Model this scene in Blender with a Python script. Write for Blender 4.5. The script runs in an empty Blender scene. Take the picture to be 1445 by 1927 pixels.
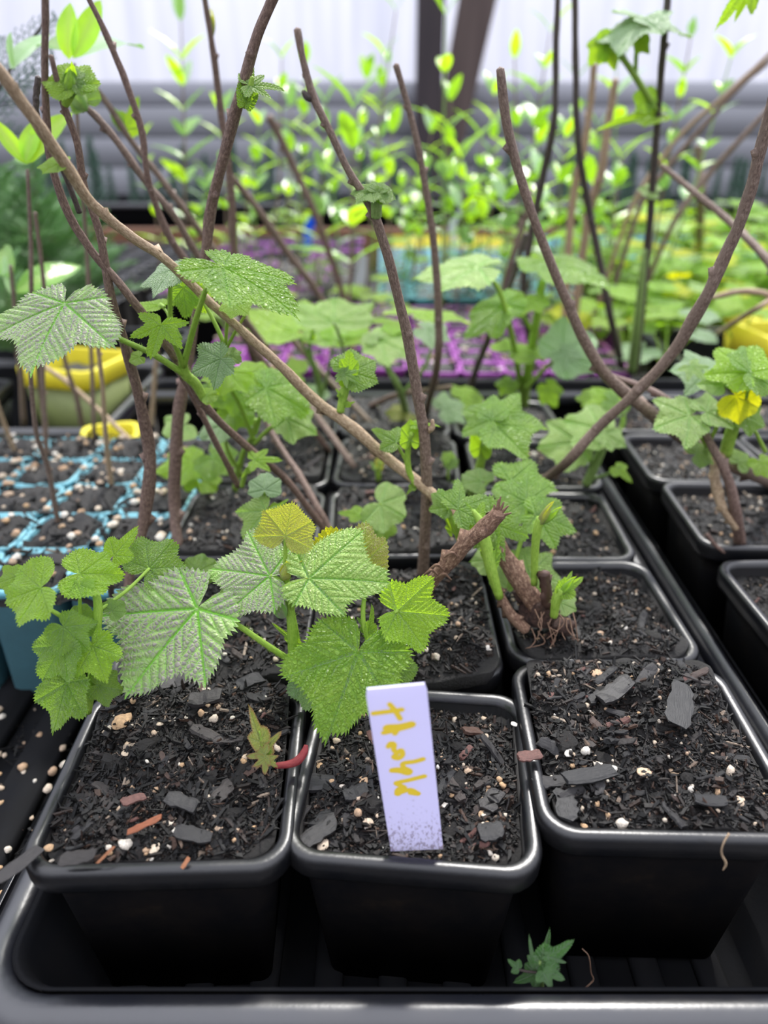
import bpy, math, random
import numpy as np
from mathutils import Vector, Matrix, noise
R = random.Random(7); NR = np.random.RandomState(5)
SC = bpy.context.scene; COL = SC.collection
PI = math.pi
# ------------------------------------------------------------ camera, world, sun, exposure
F = 1400.0; PITCH = math.radians(27); H = .22
cd = bpy.data.cameras.new('camera'); cam = bpy.data.objects.new('camera', cd); COL.objects.link(cam)
cam.location = (0, 0, H); cam.rotation_euler = (PI/2-PITCH, 0, 0)
cd.sensor_fit = 'VERTICAL'; cd.sensor_height = 36; cd.lens = F/1927*36
cd.clip_start = .01
cd.dof.use_dof = True; cd.dof.focus_distance = .30; cd.dof.aperture_fstop = 6.0
SC.camera = cam
W = bpy.data.worlds.new('sky'); SC.world = W; W.use_nodes = True
nt = W.node_tree; bg = nt.nodes['Background']
tc = nt.nodes.new('ShaderNodeTexCoord'); sp = nt.nodes.new('ShaderNodeSeparateXYZ'); rp = nt.nodes.new('ShaderNodeValToRGB')
nt.links.new(tc.outputs['Generated'], sp.inputs[0]); nt.links.new(sp.outputs['Z'], rp.inputs[0]); nt.links.new(rp.outputs[0], bg.inputs[0])
rp.color_ramp.elements[0].position = 0; rp.color_ramp.elements[0].color = (.34, .35, .41, 1)
rp.color_ramp.elements[1].position = .75; rp.color_ramp.elements[1].color = (2.1, 2.15, 2.4, 1)
bg.inputs[1].default_value = 1.15
sd = bpy.data.lights.new('sun', 'SUN'); sun = bpy.data.objects.new('sun', sd); COL.objects.link(sun)
sd.energy = 5.2; sd.angle = math.radians(8); sd.color = (1, .97, .92)
sun.rotation_euler = (math.radians(-38), math.radians(12), 0)
SC.view_settings.view_transform = 'Standard'; SC.view_settings.look = 'None'; SC.view_settings.gamma = 1
SC.view_settings.use_curve_mapping = False; SC.view_settings.exposure = 0.0
# ------------------------------------------------------------ helpers
cP, sP = math.cos(PITCH), math.sin(PITCH); CAM = Vector((0, 0, H))
def ray(px, py):
    yr = -(py-963.5)/F
    return Vector(((px-722.5)/F, cP+yr*sP, -sP+yr*cP))
def at(px, py, Y): d = ray(px, py); return CAM+d*(Y/d.y)
def on(px, py, z=0.0): d = ray(px, py); return CAM+d*((z-H)/d.z)
def onplane(px, py, o, n): d = ray(px, py); return CAM+d*((o-CAM).dot(n)/d.dot(n))
def mesh(name, V, Fc, mat, smooth=True, uv=None, attrs=None):
    me = bpy.data.meshes.new(name)
    V = [tuple(v) for v in (V.tolist() if isinstance(V, np.ndarray) else V)]
    Fc = Fc.tolist() if isinstance(Fc, np.ndarray) else Fc
    me.from_pydata(V, [], Fc)
    if smooth: me.polygons.foreach_set('use_smooth', [True]*len(me.polygons))
    if uv is not None:
        lay = me.uv_layers.new(name='UVMap'); li = np.empty(len(me.loops), dtype=np.int32); me.loops.foreach_get('vertex_index', li)
        lay.data.foreach_set('uv', np.asarray(uv, dtype=np.float32)[li].ravel())
    for k, a in (attrs or {}).items():
        at_ = me.attributes.new(k, 'FLOAT', 'POINT'); at_.data.foreach_set('value', np.asarray(a, dtype=np.float32))
    me.materials.append(mat); return me
def link(name, me, parent=None, M=None, kind=None):
    o = bpy.data.objects.new(name, me); COL.objects.link(o)
    if parent is not None: o.parent = parent
    if M is not None: o.matrix_local = M
    if kind: o['kind'] = kind
    return o
def thing(name, label, cat, loc, group=None, rz=0, M=None):
    o = bpy.data.objects.new(name, None); COL.objects.link(o); o.empty_display_size = .01
    o.location = loc; o.rotation_euler = (0, 0, rz)
    if M is not None: o.matrix_local = M
    o['label'] = label; o['category'] = cat
    if group: o['group'] = group
    return o
def T(x, y, z, rx=0, ry=0, rz=0, s=1):
    m = Matrix.Translation((x, y, z)) @ Matrix.Rotation(rz, 4, 'Z') @ Matrix.Rotation(ry, 4, 'Y') @ Matrix.Rotation(rx, 4, 'X')
    sv = s if isinstance(s, tuple) else (s, s, s)
    return m @ Matrix.Diagonal((*sv, 1))
# ------------------------------------------------------------ materials
def newmat(name):
    m = bpy.data.materials.new(name); m.use_nodes = True; t = m.node_tree; t.nodes.clear()
    out = t.nodes.new('ShaderNodeOutputMaterial'); b = t.nodes.new('ShaderNodeBsdfPrincipled'); t.links.new(b.outputs[0], out.inputs[0])
    return m, t, b, out
def N(t, typ, **kw):
    n = t.nodes.new(typ)
    for k, v in kw.items():
        if k in n.inputs: n.inputs[k].default_value = v
        else: setattr(n, k, v)
    return n
def ramp(t, fac, stops):
    r = t.nodes.new('ShaderNodeValToRGB'); t.links.new(fac, r.inputs[0]); e = r.color_ramp.elements
    while len(e) < len(stops): e.new(.5)
    for i, (p, c) in enumerate(stops): e[i].position = p; e[i].color = (*c, 1)
    return r.outputs[0]
def plastic(name, col, rough=.38, dirt=.25, dirtcol=(.03, .025, .02), spec=.5, scale=60, trans=0):
    m, t, b, out = newmat(name); co = N(t, 'ShaderNodeTexCoord').outputs['Object']
    n = N(t, 'ShaderNodeTexNoise', Scale=scale, Detail=6.0, Roughness=.65); t.links.new(co, n.inputs['Vector'])
    d = tuple(c*(1-dirt)+k*dirt for c, k in zip(col, dirtcol))
    t.links.new(ramp(t, n.outputs[0], [(.35, col), (.62, d), (.75, dirtcol if dirt > .3 else d)]), b.inputs['Base Color'])
    r = N(t, 'ShaderNodeMapRange'); t.links.new(n.outputs[0], r.inputs[0]); r.inputs[3].default_value = rough-.08; r.inputs[4].default_value = rough+.2
    t.links.new(r.outputs[0], b.inputs['Roughness']); b.inputs['Specular IOR Level'].default_value = spec
    n2 = N(t, 'ShaderNodeTexNoise', Scale=scale*9, Detail=3.0); t.links.new(co, n2.inputs['Vector'])
    bp = N(t, 'ShaderNodeBump', Strength=.12, Distance=.0006); t.links.new(n2.outputs[0], bp.inputs['Height']); t.links.new(bp.outputs[0], b.inputs['Normal'])
    if trans:
        tr = N(t, 'ShaderNodeBsdfTranslucent'); tr.inputs[0].default_value = (*col, 1); mx = N(t, 'ShaderNodeMixShader'); mx.inputs[0].default_value = trans
        t.links.new(b.outputs[0], mx.inputs[1]); t.links.new(tr.outputs[0], mx.inputs[2]); t.links.new(mx.outputs[0], out.inputs[0])
    return m
M_black = plastic('black_plastic', (.004, .0045, .006), .28, .3, (.014, .012, .010), spec=.6)
M_pot = plastic('pot_wall_plastic', (.003, .0033, .0045), .5, .35, (.014, .010, .007), spec=.15, scale=35)
M_tray = plastic('tray_plastic', (.010, .011, .015), .27, .3, (.02, .018, .017), spec=1.0, scale=40)
M_rib = plastic('rib_plastic', (.004, .0045, .006), .75, .3, (.010, .009, .008), spec=.15)
M_blue = plastic('light_blue_plastic', (.29, .66, .76), .45, .3, (.18, .34, .38), scale=45, trans=.35)
M_blue2 = plastic('pale_blue_plastic', (.24, .58, .64), .45, .1, trans=.3)
M_purple = plastic('purple_plastic', (.50, .12, .55), .45, .3, trans=.2)
M_yellow = plastic('yellow_plastic', (.85, .75, .05), .45, .1, trans=.2)
M_olive = plastic('olive_plastic', (.20, .24, .08), .5, .2)
M_lime = plastic('lime_plastic', (.38, .62, .05), .5, .1, trans=.3)
M_red = plastic('red_plastic', (.85, .02, .015), .4, 0)
M_bluelabel = plastic('blue_label', (.01, .12, .75), .4, 0, trans=.3)
M_clear = plastic('clear_label', (.62, .62, .68), .3, 0, trans=.4)
def soilmat(name, lo, hi, rough=.55, scale=700., dist=.0012):
    m, t, b, out = newmat(name); co = N(t, 'ShaderNodeTexCoord').outputs['Object']
    n = N(t, 'ShaderNodeTexNoise', Scale=scale, Detail=8.0, Roughness=.75); t.links.new(co, n.inputs['Vector'])
    t.links.new(ramp(t, n.outputs[0], [(.35, lo), (.7, hi)]), b.inputs['Base Color'])
    b.inputs['Roughness'].default_value = rough
    bp = N(t, 'ShaderNodeBump', Strength=.9, Distance=dist); t.links.new(n.outputs[0], bp.inputs['Height']); t.links.new(bp.outputs[0], b.inputs['Normal'])
    return m
M_soil = soilmat('potting_mix', (.001, .001, .001), (.014, .011, .009))
M_clod = soilmat('soil_clod', (.0015, .0013, .0012), (.02, .016, .013), scale=4., dist=.002)
def tonemat(name, stops, rough=.6, bump=.5, scale=900.0, stretch=None, info=False, spec=.5):
    m, t, b, out = newmat(name); co = N(t, 'ShaderNodeTexCoord').outputs['Object']
    if info: fac = N(t, 'ShaderNodeObjectInfo').outputs['Random']
    else: a = N(t, 'ShaderNodeAttribute'); a.attribute_name = 'tone'; fac = a.outputs['Fac']
    c = ramp(t, fac, stops)
    mp = N(t, 'ShaderNodeMapping'); t.links.new(co, mp.inputs[0])
    if stretch: mp.inputs['Scale'].default_value = stretch
    n = N(t, 'ShaderNodeTexNoise', Scale=scale, Detail=5.0, Roughness=.7); t.links.new(mp.outputs[0], n.inputs['Vector'])
    mr = N(t, 'ShaderNodeMapRange'); t.links.new(n.outputs[0], mr.inputs[0]); mr.inputs[1].default_value = .3; mr.inputs[2].default_value = .7; mr.inputs[3].default_value = .45; mr.inputs[4].default_value = 1.3
    vm = N(t, 'ShaderNodeVectorMath', operation='SCALE'); t.links.new(c, vm.inputs[0]); t.links.new(mr.outputs[0], vm.inputs['Scale'])
    t.links.new(vm.outputs[0], b.inputs['Base Color']); b.inputs['Roughness'].default_value = rough; b.inputs['Specular IOR Level'].default_value = spec
    bp = N(t, 'ShaderNodeBump', Strength=bump, Distance=.0006 if scale > 50 else .0004); t.links.new(n.outputs[0], bp.inputs['Height']); t.links.new(bp.outputs[0], b.inputs['Normal'])
    return m
M_crumb = tonemat('soil_crumbs', [(0, (.001, .001, .001)), (.6, (.005, .0045, .004)), (.88, (.016, .011, .009)), (.965, (.06, .032, .02)), (1, (.30, .24, .18))], .55, spec=.3)
M_bark = tonemat('bark_chip', [(0, (.006, .006, .007)), (.6, (.016, .014, .014)), (.85, (.03, .023, .02)), (1, (.07, .032, .02))], .5, 1., 2.2, (1, 6, 6), info=True)
M_rust = tonemat('rust_bark', [(0, (.20, .05, .015)), (1, (.30, .12, .05))], .6, .9, 2.2, (1, 6, 6), info=True)
M_redbark = tonemat('red_bark', [(0, (.10, .04, .03)), (1, (.13, .055, .045))], .6, .9, 2.2, (1, 6, 6), info=True)
M_perl = tonemat('perlite', [(0, (.72, .68, .60)), (.25, (.60, .50, .38)), (.5, (.42, .28, .18)), (.75, (.50, .32, .17)), (1, (.74, .70, .62))], .8, .8, 3.0, info=True)
def canemat(name, c1, c2, c3, rough=.55):
    m, t, b, out = newmat(name)
    uvn = N(t, 'ShaderNodeTexCoord').outputs['UV']; mp = N(t, 'ShaderNodeMapping'); t.links.new(uvn, mp.inputs[0]); mp.inputs['Scale'].default_value = (1, .35, 1)
    n = N(t, 'ShaderNodeTexNoise', Scale=20.0, Detail=8.0, Roughness=.8); t.links.new(mp.outputs[0], n.inputs['Vector'])
    t.links.new(ramp(t, n.outputs[0], [(.34, c1), (.5, c2), (.66, c3)]), b.inputs['Base Color']); b.inputs['Roughness'].default_value = rough
    bp = N(t, 'ShaderNodeBump', Strength=.6, Distance=.0008); t.links.new(n.outputs[0], bp.inputs['Height']); t.links.new(bp.outputs[0], b.inputs['Normal'])
    return m
M_cane = canemat('brown_cane', (.05, .033, .026), (.18, .12, .09), (.36, .28, .22))
M_tan = canemat('tan_cane', (.12, .075, .04), (.36, .25, .15), (.60, .48, .34))
M_dark = canemat('dark_cane', (.02, .016, .016), (.065, .048, .042), (.15, .12, .10))
M_red_cane = canemat('purple_brown_cane', (.05, .028, .022), (.155, .095, .074), (.34, .24, .19))
M_wood = canemat('peeling_bark', (.04, .022, .015), (.17, .09, .055), (.45, .31, .21), .75)
M_pinkstem = canemat('red_stem', (.13, .01, .015), (.25, .025, .03), (.35, .08, .06), .45)
M_stem = canemat('green_stem', (.16, .30, .03), (.28, .46, .05), (.38, .55, .10), .45)
M_stemg = canemat('grey_green_stem', (.12, .20, .05), (.22, .34, .09), (.32, .42, .16), .5)
def leafmat(name, lo, hi, vein, trans, tf=.42, rough=.45, sheen=.35, pig=None, bump=.7, edge=None):
    m, t, b, out = newmat(name); uv = N(t, 'ShaderNodeTexCoord').outputs['UV']
    a = N(t, 'ShaderNodeAttribute'); a.attribute_name = 'vein'
    n = N(t, 'ShaderNodeTexNoise', Scale=3.0, Detail=4.0); t.links.new(uv, n.inputs['Vector'])
    c = ramp(t, n.outputs[0], [(.3, lo), (.7, hi)])
    vo = N(t, 'ShaderNodeTexVoronoi', feature='DISTANCE_TO_EDGE', Scale=24.0); t.links.new(uv, vo.inputs['Vector'])
    if pig:
        mr = N(t, 'ShaderNodeMapRange'); t.links.new(vo.outputs['Distance'], mr.inputs[0]); mr.inputs[1].default_value = .0; mr.inputs[2].default_value = .14; mr.inputs[4].default_value = .95
        n3 = N(t, 'ShaderNodeTexNoise', Scale=2.2, Detail=2.0); t.links.new(uv, n3.inputs['Vector'])
        m3 = N(t, 'ShaderNodeMapRange'); t.links.new(n3.outputs[0], m3.inputs[0]); m3.inputs[1].default_value = .28; m3.inputs[2].default_value = .48
        mu = N(t, 'ShaderNodeMath', operation='MULTIPLY'); t.links.new(mr.outputs[0], mu.inputs[0]); t.links.new(m3.outputs[0], mu.inputs[1])
        mx = N(t, 'ShaderNodeMix', data_type='RGBA'); t.links.new(mu.outputs[0], mx.inputs[0]); t.links.new(c, mx.inputs[6]); mx.inputs[7].default_value = (*pig, 1); c = mx.outputs[2]
    mv = N(t, 'ShaderNodeMix', data_type='RGBA'); t.links.new(a.outputs['Fac'], mv.inputs[0]); t.links.new(c, mv.inputs[6]); mv.inputs[7].default_value = (*vein, 1); c = mv.outputs[2]
    if edge:
        e = N(t, 'ShaderNodeAttribute'); e.attribute_name = 'rim'
        me_ = N(t, 'ShaderNodeMix', data_type='RGBA'); t.links.new(e.outputs['Fac'], me_.inputs[0]); t.links.new(c, me_.inputs[6]); me_.inputs[7].default_value = (*edge, 1); c = me_.outputs[2]
    t.links.new(c, b.inputs['Base Color']); b.inputs['Roughness'].default_value = rough
    b.inputs['Sheen Weight'].default_value = sheen; b.inputs['Sheen Roughness'].default_value = .4; b.inputs['Sheen Tint'].default_value = (.95, 1, .95, 1)
    mh = N(t, 'ShaderNodeMapRange'); t.links.new(vo.outputs['Distance'], mh.inputs[0]); mh.inputs[2].default_value = .35
    ad = N(t, 'ShaderNodeMath', operation='MULTIPLY_ADD'); t.links.new(a.outputs['Fac'], ad.inputs[0]); ad.inputs[1].default_value = -.8; t.links.new(mh.outputs[0], ad.inputs[2])
    bp = N(t, 'ShaderNodeBump', Strength=bump, Distance=.0009); t.links.new(ad.outputs[0], bp.inputs['Height']); t.links.new(bp.outputs[0], b.inputs['Normal'])
    tr = N(t, 'ShaderNodeBsdfTranslucent'); mt = N(t, 'ShaderNodeMix', data_type='RGBA'); t.links.new(a.outputs['Fac'], mt.inputs[0]); mt.inputs[6].default_value = (*trans, 1); mt.inputs[7].default_value = (*[x*.55 for x in trans], 1)
    t.links.new(mt.outputs[2], tr.inputs[0]); t.links.new(bp.outputs[0], tr.inputs[1])
    ms = N(t, 'ShaderNodeMixShader'); ms.inputs[0].default_value = tf; t.links.new(b.outputs[0], ms.inputs[1]); t.links.new(tr.outputs[0], ms.inputs[2]); t.links.new(ms.outputs[0], out.inputs[0])
    return m
L_green = leafmat('leaf_green', (.16, .32, .03), (.30, .48, .06), (.27, .56, .06), (.45, .78, .03), .46, rough=.36, bump=.9)
L_lime = leafmat('leaf_lime', (.26, .46, .03), (.38, .60, .05), (.40, .68, .07), (.60, .95, .02), .52, rough=.36, bump=.8)
L_bronze = leafmat('leaf_bronze', (.22, .38, .08), (.30, .46, .12), (.22, .60, .04), (.30, .55, .04), .28, .46, .35, pig=(.24, .20, .205), bump=.45)
L_gold = leafmat('leaf_gold', (.34, .42, .06), (.44, .52, .09), (.40, .60, .07), (.75, .8, .03), .45, .42, pig=(.32, .25, .12), bump=.7)
L_yellow = leafmat('leaf_yellow', (.55, .62, .02), (.66, .70, .03), (.7, .7, .05), (1., .95, .01), .6, .5, .2)
L_pale = leafmat('leaf_pale', (.28, .44, .09), (.42, .58, .16), (.26, .60, .07), (.42, .75, .05), .36, .42, .4, bump=.8)
L_grey = leafmat('leaf_grey', (.19, .33, .13), (.29, .44, .20), (.20, .42, .11), (.3, .5, .06), .3, .45, .6)
L_dark = leafmat('leaf_deep', (.04, .14, .02), (.07, .20, .03), (.10, .26, .04), (.12, .34, .02), .3)
L_red = leafmat('leaf_redtip', (.30, .36, .06), (.4, .45, .10), (.36, .5, .08), (.65, .65, .04), .4, edge=(.42, .14, .10))
V_lime = leafmat('pointed_lime', (.26, .50, .02), (.38, .64, .04), (.5, .75, .1), (.62, 1.0, .02), .5, rough=.22, sheen=.1, bump=.15)
V_green = leafmat('pointed_green', (.12, .30, .04), (.2, .42, .06), (.3, .5, .1), (.40, .75, .02), .42, rough=.2, sheen=.1, bump=.15)
V_pale = leafmat('pointed_pale', (.30, .46, .22), (.42, .58, .34), (.3, .5, .2), (.3, .6, .1), .3, rough=.2, sheen=.2, bump=.15)
M_conifer = leafmat('conifer_green', (.12, .28, .09), (.20, .38, .13), (.1, .2, .06), (.25, .5, .08), .35)
M_conifer2 = leafmat('conifer_dark', (.04, .10, .07), (.07, .15, .10), (.1, .2, .06), (.05, .14, .07), .2)
# ------------------------------------------------------------ leaves
CTRL = {
 'palm': [(0, 1.0), (10, .90), (20, .78), (31, .72), (40, .79), (50, .90), (60, .84), (70, .68), (82, .52), (96, .48), (110, .46), (124, .41), (140, .39), (156, .36), (167, .22), (176, .05)],  # half outlines: angle from axis, radius
 'broad': [(0, 1.0), (10, .90), (20, .76), (31, .70), (40, .77), (50, .88), (60, .82), (70, .68), (82, .55), (96, .57), (110, .56), (124, .50), (140, .45), (156, .38), (167, .22), (176, .05)],
 'star': [(0, 1.0), (9, .86), (17, .62), (28, .40), (40, .62), (52, .88), (62, .70), (74, .46), (84, .40), (98, .62), (110, .70), (124, .48), (140, .38), (158, .26), (172, .10), (178, .03)],
 'fan': [(0, .92), (12, .88), (24, .78), (32, .74), (42, .82), (54, .88), (66, .80), (78, .72), (90, .74), (104, .76), (118, .68), (132, .60), (148, .46), (162, .26), (172, .10), (178, .03)],
 'trefoil': [(0, 1.0), (10, .84), (22, .60), (36, .46), (50, .58), (66, .70), (82, .62), (98, .50), (114, .42), (132, .30), (150, .18), (165, .08), (178, .02)],
}
def leaf_mesh(shape='broad', res=2, seed=0, cup=.0, bend=.15, fold=.0, ripple=.03, teeth=26, mat=None, wid=1.0, curl=0, serr=.038, asym=(1, 1)):
    rs = np.random.RandomState(seed)
    c = CTRL[shape]; ang = np.radians([a for a, r in c]); rad = np.array([r for a, r in c])
    nt_ = teeth; spt = 4 if res == 2 else (3 if res == 1 else 2); n1 = nt_*spt
    rings = {2: 40, 1: 14, 0: 5}[res]
    def side(sg):
        rr = rad*(1+rs.uniform(-.06, .06, len(rad))); 
        rr = rr*(1+((asym[0] if sg > 0 else asym[1])-1)*np.clip(np.degrees(ang)/45, 0, 1)*np.clip((115-np.degrees(ang))/50, 0, 1)); x = rr*np.cos(ang); y = rr*np.sin(ang)
        L = np.r_[0, np.cumsum(np.hypot(np.diff(x), np.diff(y)))]; s = np.linspace(0, L[-1], n1+1)
        px = np.interp(s, L, x); py = np.interp(s, L, y)
        k = np.ones(5)/5; qx = np.convolve(np.pad(px, 2, 'edge'), k, 'valid'); qy = np.convolve(np.pad(py, 2, 'edge'), k, 'valid')
        qx[0] = px[0]; qy[0] = 0
        ph = (np.arange(n1+1) % spt)/spt
        tooth = np.where(ph < .5, ph*2, 2-2*ph) if spt > 2 else (np.arange(n1+1) % 2)
        tooth = (1-tooth)*np.repeat(rs.uniform(.6, 1.25, nt_+1), spt)[:n1+1]
        rr2 = np.hypot(qx, qy)+1e-6
        fade = np.clip((rr2-.12)/.3, 0, 1)
        f2 = 1+(tooth-.4)*serr*2*fade/rr2*.8
        return qx, sg*qy*wid, f2
    ax, ay, af = side(1); bx, by, bf = side(-1)
    ox = np.r_[bx[::-1], ax[1:]]; oy = np.r_[by[::-1], ay[1:]]; of = np.r_[bf[::-1], af[1:]]
    K = len(ox); f = np.linspace(0, 1, rings+1)[1:]**.85
    X = f[:, None]*ox*(1+(of-1)*(f[:, None]**7)); Y = f[:, None]*oy*(1+(of-1)*(f[:, None]**7))
    Xa = np.r_[0, X.ravel()]; Ya = np.r_[0, Y.ravel()]
    la = {'trefoil': [0, 66], 'fan': [0, 50, 104]}.get(shape, [0, 50, 112])
    best = np.full(len(Xa), 9.); vein = np.zeros(len(Xa)); ht = np.zeros(len(Xa))
    dirs = []
    for a in la:
        for sg in ((1, -1) if a else (1,)):
            dirs.append((math.cos(math.radians(a)), math.sin(math.radians(a))*sg*wid))
    for dx, dy in dirs:
        l = math.hypot(dx, dy); dx /= l; dy /= l
        s = Xa*dx+Ya*dy; tt = -Xa*dy+Ya*dx; t = np.abs(tt); an = np.where(s > 0, t/np.maximum(s, 1e-4), 9)
        sel = an < best; best = np.where(sel, an, best)
        w = (.012 if res == 2 else .016)*(1.25-np.clip(s, 0, 1)*.8)
        mv = np.exp(-(t/w)**2)
        spc = .115; u = (s-t*1.05)/spc+.25*(tt > 0); fr = np.abs(u-np.round(u))*spc
        sv = np.exp(-(fr/(.008 if res == 2 else .011))**2)*.7*np.clip(1.2-t*2.2, .2, 1)
        vv = np.maximum(mv, np.where(s > 0.05, sv, 0))
        hh = .022*np.sqrt(np.clip(fr/spc*2, 0, 1))*np.clip(t/.08, 0, 1)-.02*mv
        vein = np.where(sel, vv, vein); ht = np.where(sel, hh, ht)
    rr = np.hypot(Xa, Ya)
    Z = ht*(1.0 if res == 2 else .8)
    fr_ = np.r_[0, np.repeat(f, K)]
    th = np.arctan2(Ya, Xa); p1, p2 = rs.uniform(0, 6.28, 2)
    Z += ripple*(np.sin(5*th+p1)*rr**2+.6*np.sin(11*th+p2)*rr**3)
    Z += cup*rr**2+fold*np.abs(Ya)-curl*np.maximum(fr_-.6, 0)**2
    Z -= bend*np.maximum(Xa, 0)**2*1.0+bend*.6*Ya**2
    if abs(bend) > .3:  # true bending so long leaves droop rather than stretch
        k = bend; Xn = np.where(Xa > 0, np.sin(np.clip(Xa*k*1.2, 0, 1.5))/(k*1.2), Xa); Xa = Xn
    V = np.c_[Xa, Ya, Z]
    idx = lambda i, j: 1+i*K+j
    Fc = [[0, idx(0, j), idx(0, j+1)] for j in range(K-1)]
    j = np.arange(K-1)
    for i in range(rings-1):
        Fc += np.c_[idx(i, j), idx(i+1, j), idx(i+1, j+1), idx(i, j+1)].tolist()
    uv = np.c_[np.r_[0, X.ravel()], np.r_[0, Y.ravel()]]+seed*.37
    return mesh('leaf', V, Fc, mat, True, uv, {'vein': vein, 'rim': np.clip((fr_-.8)*5, 0, 1)})
_lc = {}
def lm(shape, res, seed, mat, **kw):
    k = (shape, res, seed, mat.name, tuple(sorted(kw.items())))
    if k not in _lc: _lc[k] = leaf_mesh(shape, res, seed, mat=mat, **kw)
    return _lc[k]
def frame(o, tip, n):
    x = tip-o; l = x.length; x = x/l; z = Vector(n)-x*Vector(n).dot(x); z.normalize(); y = z.cross(x)
    return Matrix(((x.x, y.x, z.x, o.x), (x.y, y.y, z.y, o.y), (x.z, y.z, z.z, o.z), (0, 0, 0, 1))) @ Matrix.Diagonal((l, l, l, 1))
def fit(ax, ay, Y, tx, ty, n, mx=2.1):
    """leaf plane through the attachment; the plane is turned toward the viewer's side until the leaf is not over-long"""
    o = at(ax, ay, Y); nv = Vector(n).normalized(); base = math.hypot(tx-ax, ty-ay)/F*(Y/ray(ax, ay).y); c = (CAM-o).normalized()
    if nv.dot(c) < 0 and nv.z < .5: nv = -nv
    for k in range(40):
        if abs(nv.dot(c)) > .05:
            tip = onplane(tx, ty, o, nv); l = (tip-o).length
            if l < base*mx: break
        nv = (nv+c*.12).normalized()
    return o, nv, tip
def leaf(root, ax, ay, Y, tx, ty, n=(0, -.5, .85), mat=L_green, shape='broad', res=2, seed=None, label=None, name='leaf', mx=2.1, **kw):
    """attachment pixel at depth Y, tip where its pixel's ray meets the leaf plane"""
    o, nv, tip = fit(ax, ay, Y, tx, ty, n, mx)
    if seed is None: seed = int(ax*3+ay)
    ob = link(name, lm(shape, res, seed % 97, mat, **kw), root, Matrix.Translation(-root.location) @ frame(o, tip, nv))
    if label: ob['label'] = label
    return ob
# ------------------------------------------------------------ tubes
def smooth_path(P, n):
    P = [Vector(p) for p in P]
    if len(P) == 2: P = [P[0], (P[0]+P[1])/2, P[1]]
    Q = [P[0]*2-P[1]]+P+[P[-1]*2-P[-2]]; out = []; par = []
    m = len(P)-1; per = max(2, n//m)
    for i in range(m):
        a, b, c, d = Q[i:i+4]
        for k in range(per):
            t = k/per; out.append(.5*((2*b)+(c-a)*t+(2*a-5*b+4*c-d)*t*t+(3*b-a-3*c+d)*t**3)); par.append((i+t)/m)
    out.append(P[-1]); par.append(1)
    return out, par
def tube_data(P, radii, seg=8, n=24, rough=0., seed=0, tip=.6, base=0):
    pts, par = smooth_path(P, n); V = []; Fc = []; UV = []
    rr = np.interp(par, np.linspace(0, 1, len(radii)), radii); L = 0
    t0 = (pts[1]-pts[0]).normalized(); u = t0.orthogonal().normalized()
    for i, p in enumerate(pts):
        t = (pts[min(i+1, len(pts)-1)]-pts[max(i-1, 0)]).normalized(); u = (u-t*u.dot(t)).normalized(); v = t.cross(u)
        if i: L += (p-pts[i-1]).length
        for k in range(seg):
            a = 2*PI*k/seg; r = rr[i]
            if rough: r *= 1+rough*noise.noise(Vector((math.cos(a)*1.3+seed, math.sin(a)*1.3+i*.17, seed*1.3+i*.09)))*2
            V.append(p+(u*math.cos(a)+v*math.sin(a))*r); UV.append((k/seg, L*60))
    n_ = len(pts)
    for i in range(n_-1):
        for k in range(seg):
            Fc.append([base+i*seg+k, base+i*seg+(k+1) % seg, base+(i+1)*seg+(k+1) % seg, base+(i+1)*seg+k])
    V.append(pts[0]); UV.append((0, 0)); V.append(pts[-1]+(pts[-1]-pts[-2]).normalized()*rr[-1]*tip); UV.append((0, L*60))
    b = base+n_*seg
    for k in range(seg):
        Fc.append([b, base+(k+1) % seg, base+k]); Fc.append([b+1, base+(n_-1)*seg+k, base+(n_-1)*seg+(k+1) % seg])
    return V, Fc, UV, pts, rr
def tube(root, name, P, radii, mat, seg=8, n=24, rough=0., hairs=0, nodes=0, seed=0, label=None, tip=.6):
    V, Fc, UV, pts, rr = tube_data(P, radii, seg, n, rough, seed, tip)
    rs = random.Random(seed+len(V))
    for _ in range(hairs):
        i = rs.randrange(len(pts)-1); f = rs.random(); p = pts[i].lerp(pts[i+1], f); t = (pts[i+1]-pts[i]).normalized()
        a = t.orthogonal().normalized(); b = t.cross(a); g = rs.uniform(0, 6.28); d = a*math.cos(g)+b*math.sin(g); w = t.cross(d)
        ln = rs.uniform(.5, 1.1)*.0016; r = rr[i]*.85; k = len(V)
        V += [p+d*r+w*.00007, p+d*r-w*.00007, p+d*r+t*.00012, p+d*(r+ln)+t*rs.uniform(-.3, .5)*ln]; UV += [(0, 0)]*4
        Fc += [[k, k+1, k+3], [k+1, k+2, k+3], [k+2, k, k+3]]
    for j in range(nodes):  # bud scars along the cane
        i = int((j+.6)/(nodes+.4)*(len(pts)-2)); t = (pts[i+1]-pts[i]).normalized(); a = t.orthogonal().normalized(); b = t.cross(a); g = rs.uniform(0, 6.28)
        d = a*math.cos(g)+b*math.sin(g); w = t.cross(d); r = rr[i]; k = len(V); o = pts[i]
        V += [o+d*r*.7-t*r*1.6, o+d*r*.7+w*r*.9, o+d*r*.7-w*r*.9, o+d*r*1.9+t*r*.7, o+d*r*.8+t*r*1.4]; UV += [(0, 0), (.1, .1), (.2, 0), (.1, .3), (0, .2)]
        Fc += [[k, k+1, k+3], [k+2, k, k+3], [k+1, k+4, k+3], [k+4, k+2, k+3]]
    V = [v-root.location for v in V]
    ob = link(name, mesh(name, V, Fc, mat, True, UV), root)
    if label: ob['label'] = label
    return ob
def pxpath(pl): return [at(*p) for p in pl]
def pxr(pl, w):  # radii from pixel widths
    out = []
    for (x, y, Y), q in zip(pl, np.interp(np.linspace(0, 1, len(pl)), np.linspace(0, 1, len(w)), w)):
        out.append(q/2/F*(Y/ray(x, y).y))
    return out
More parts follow.
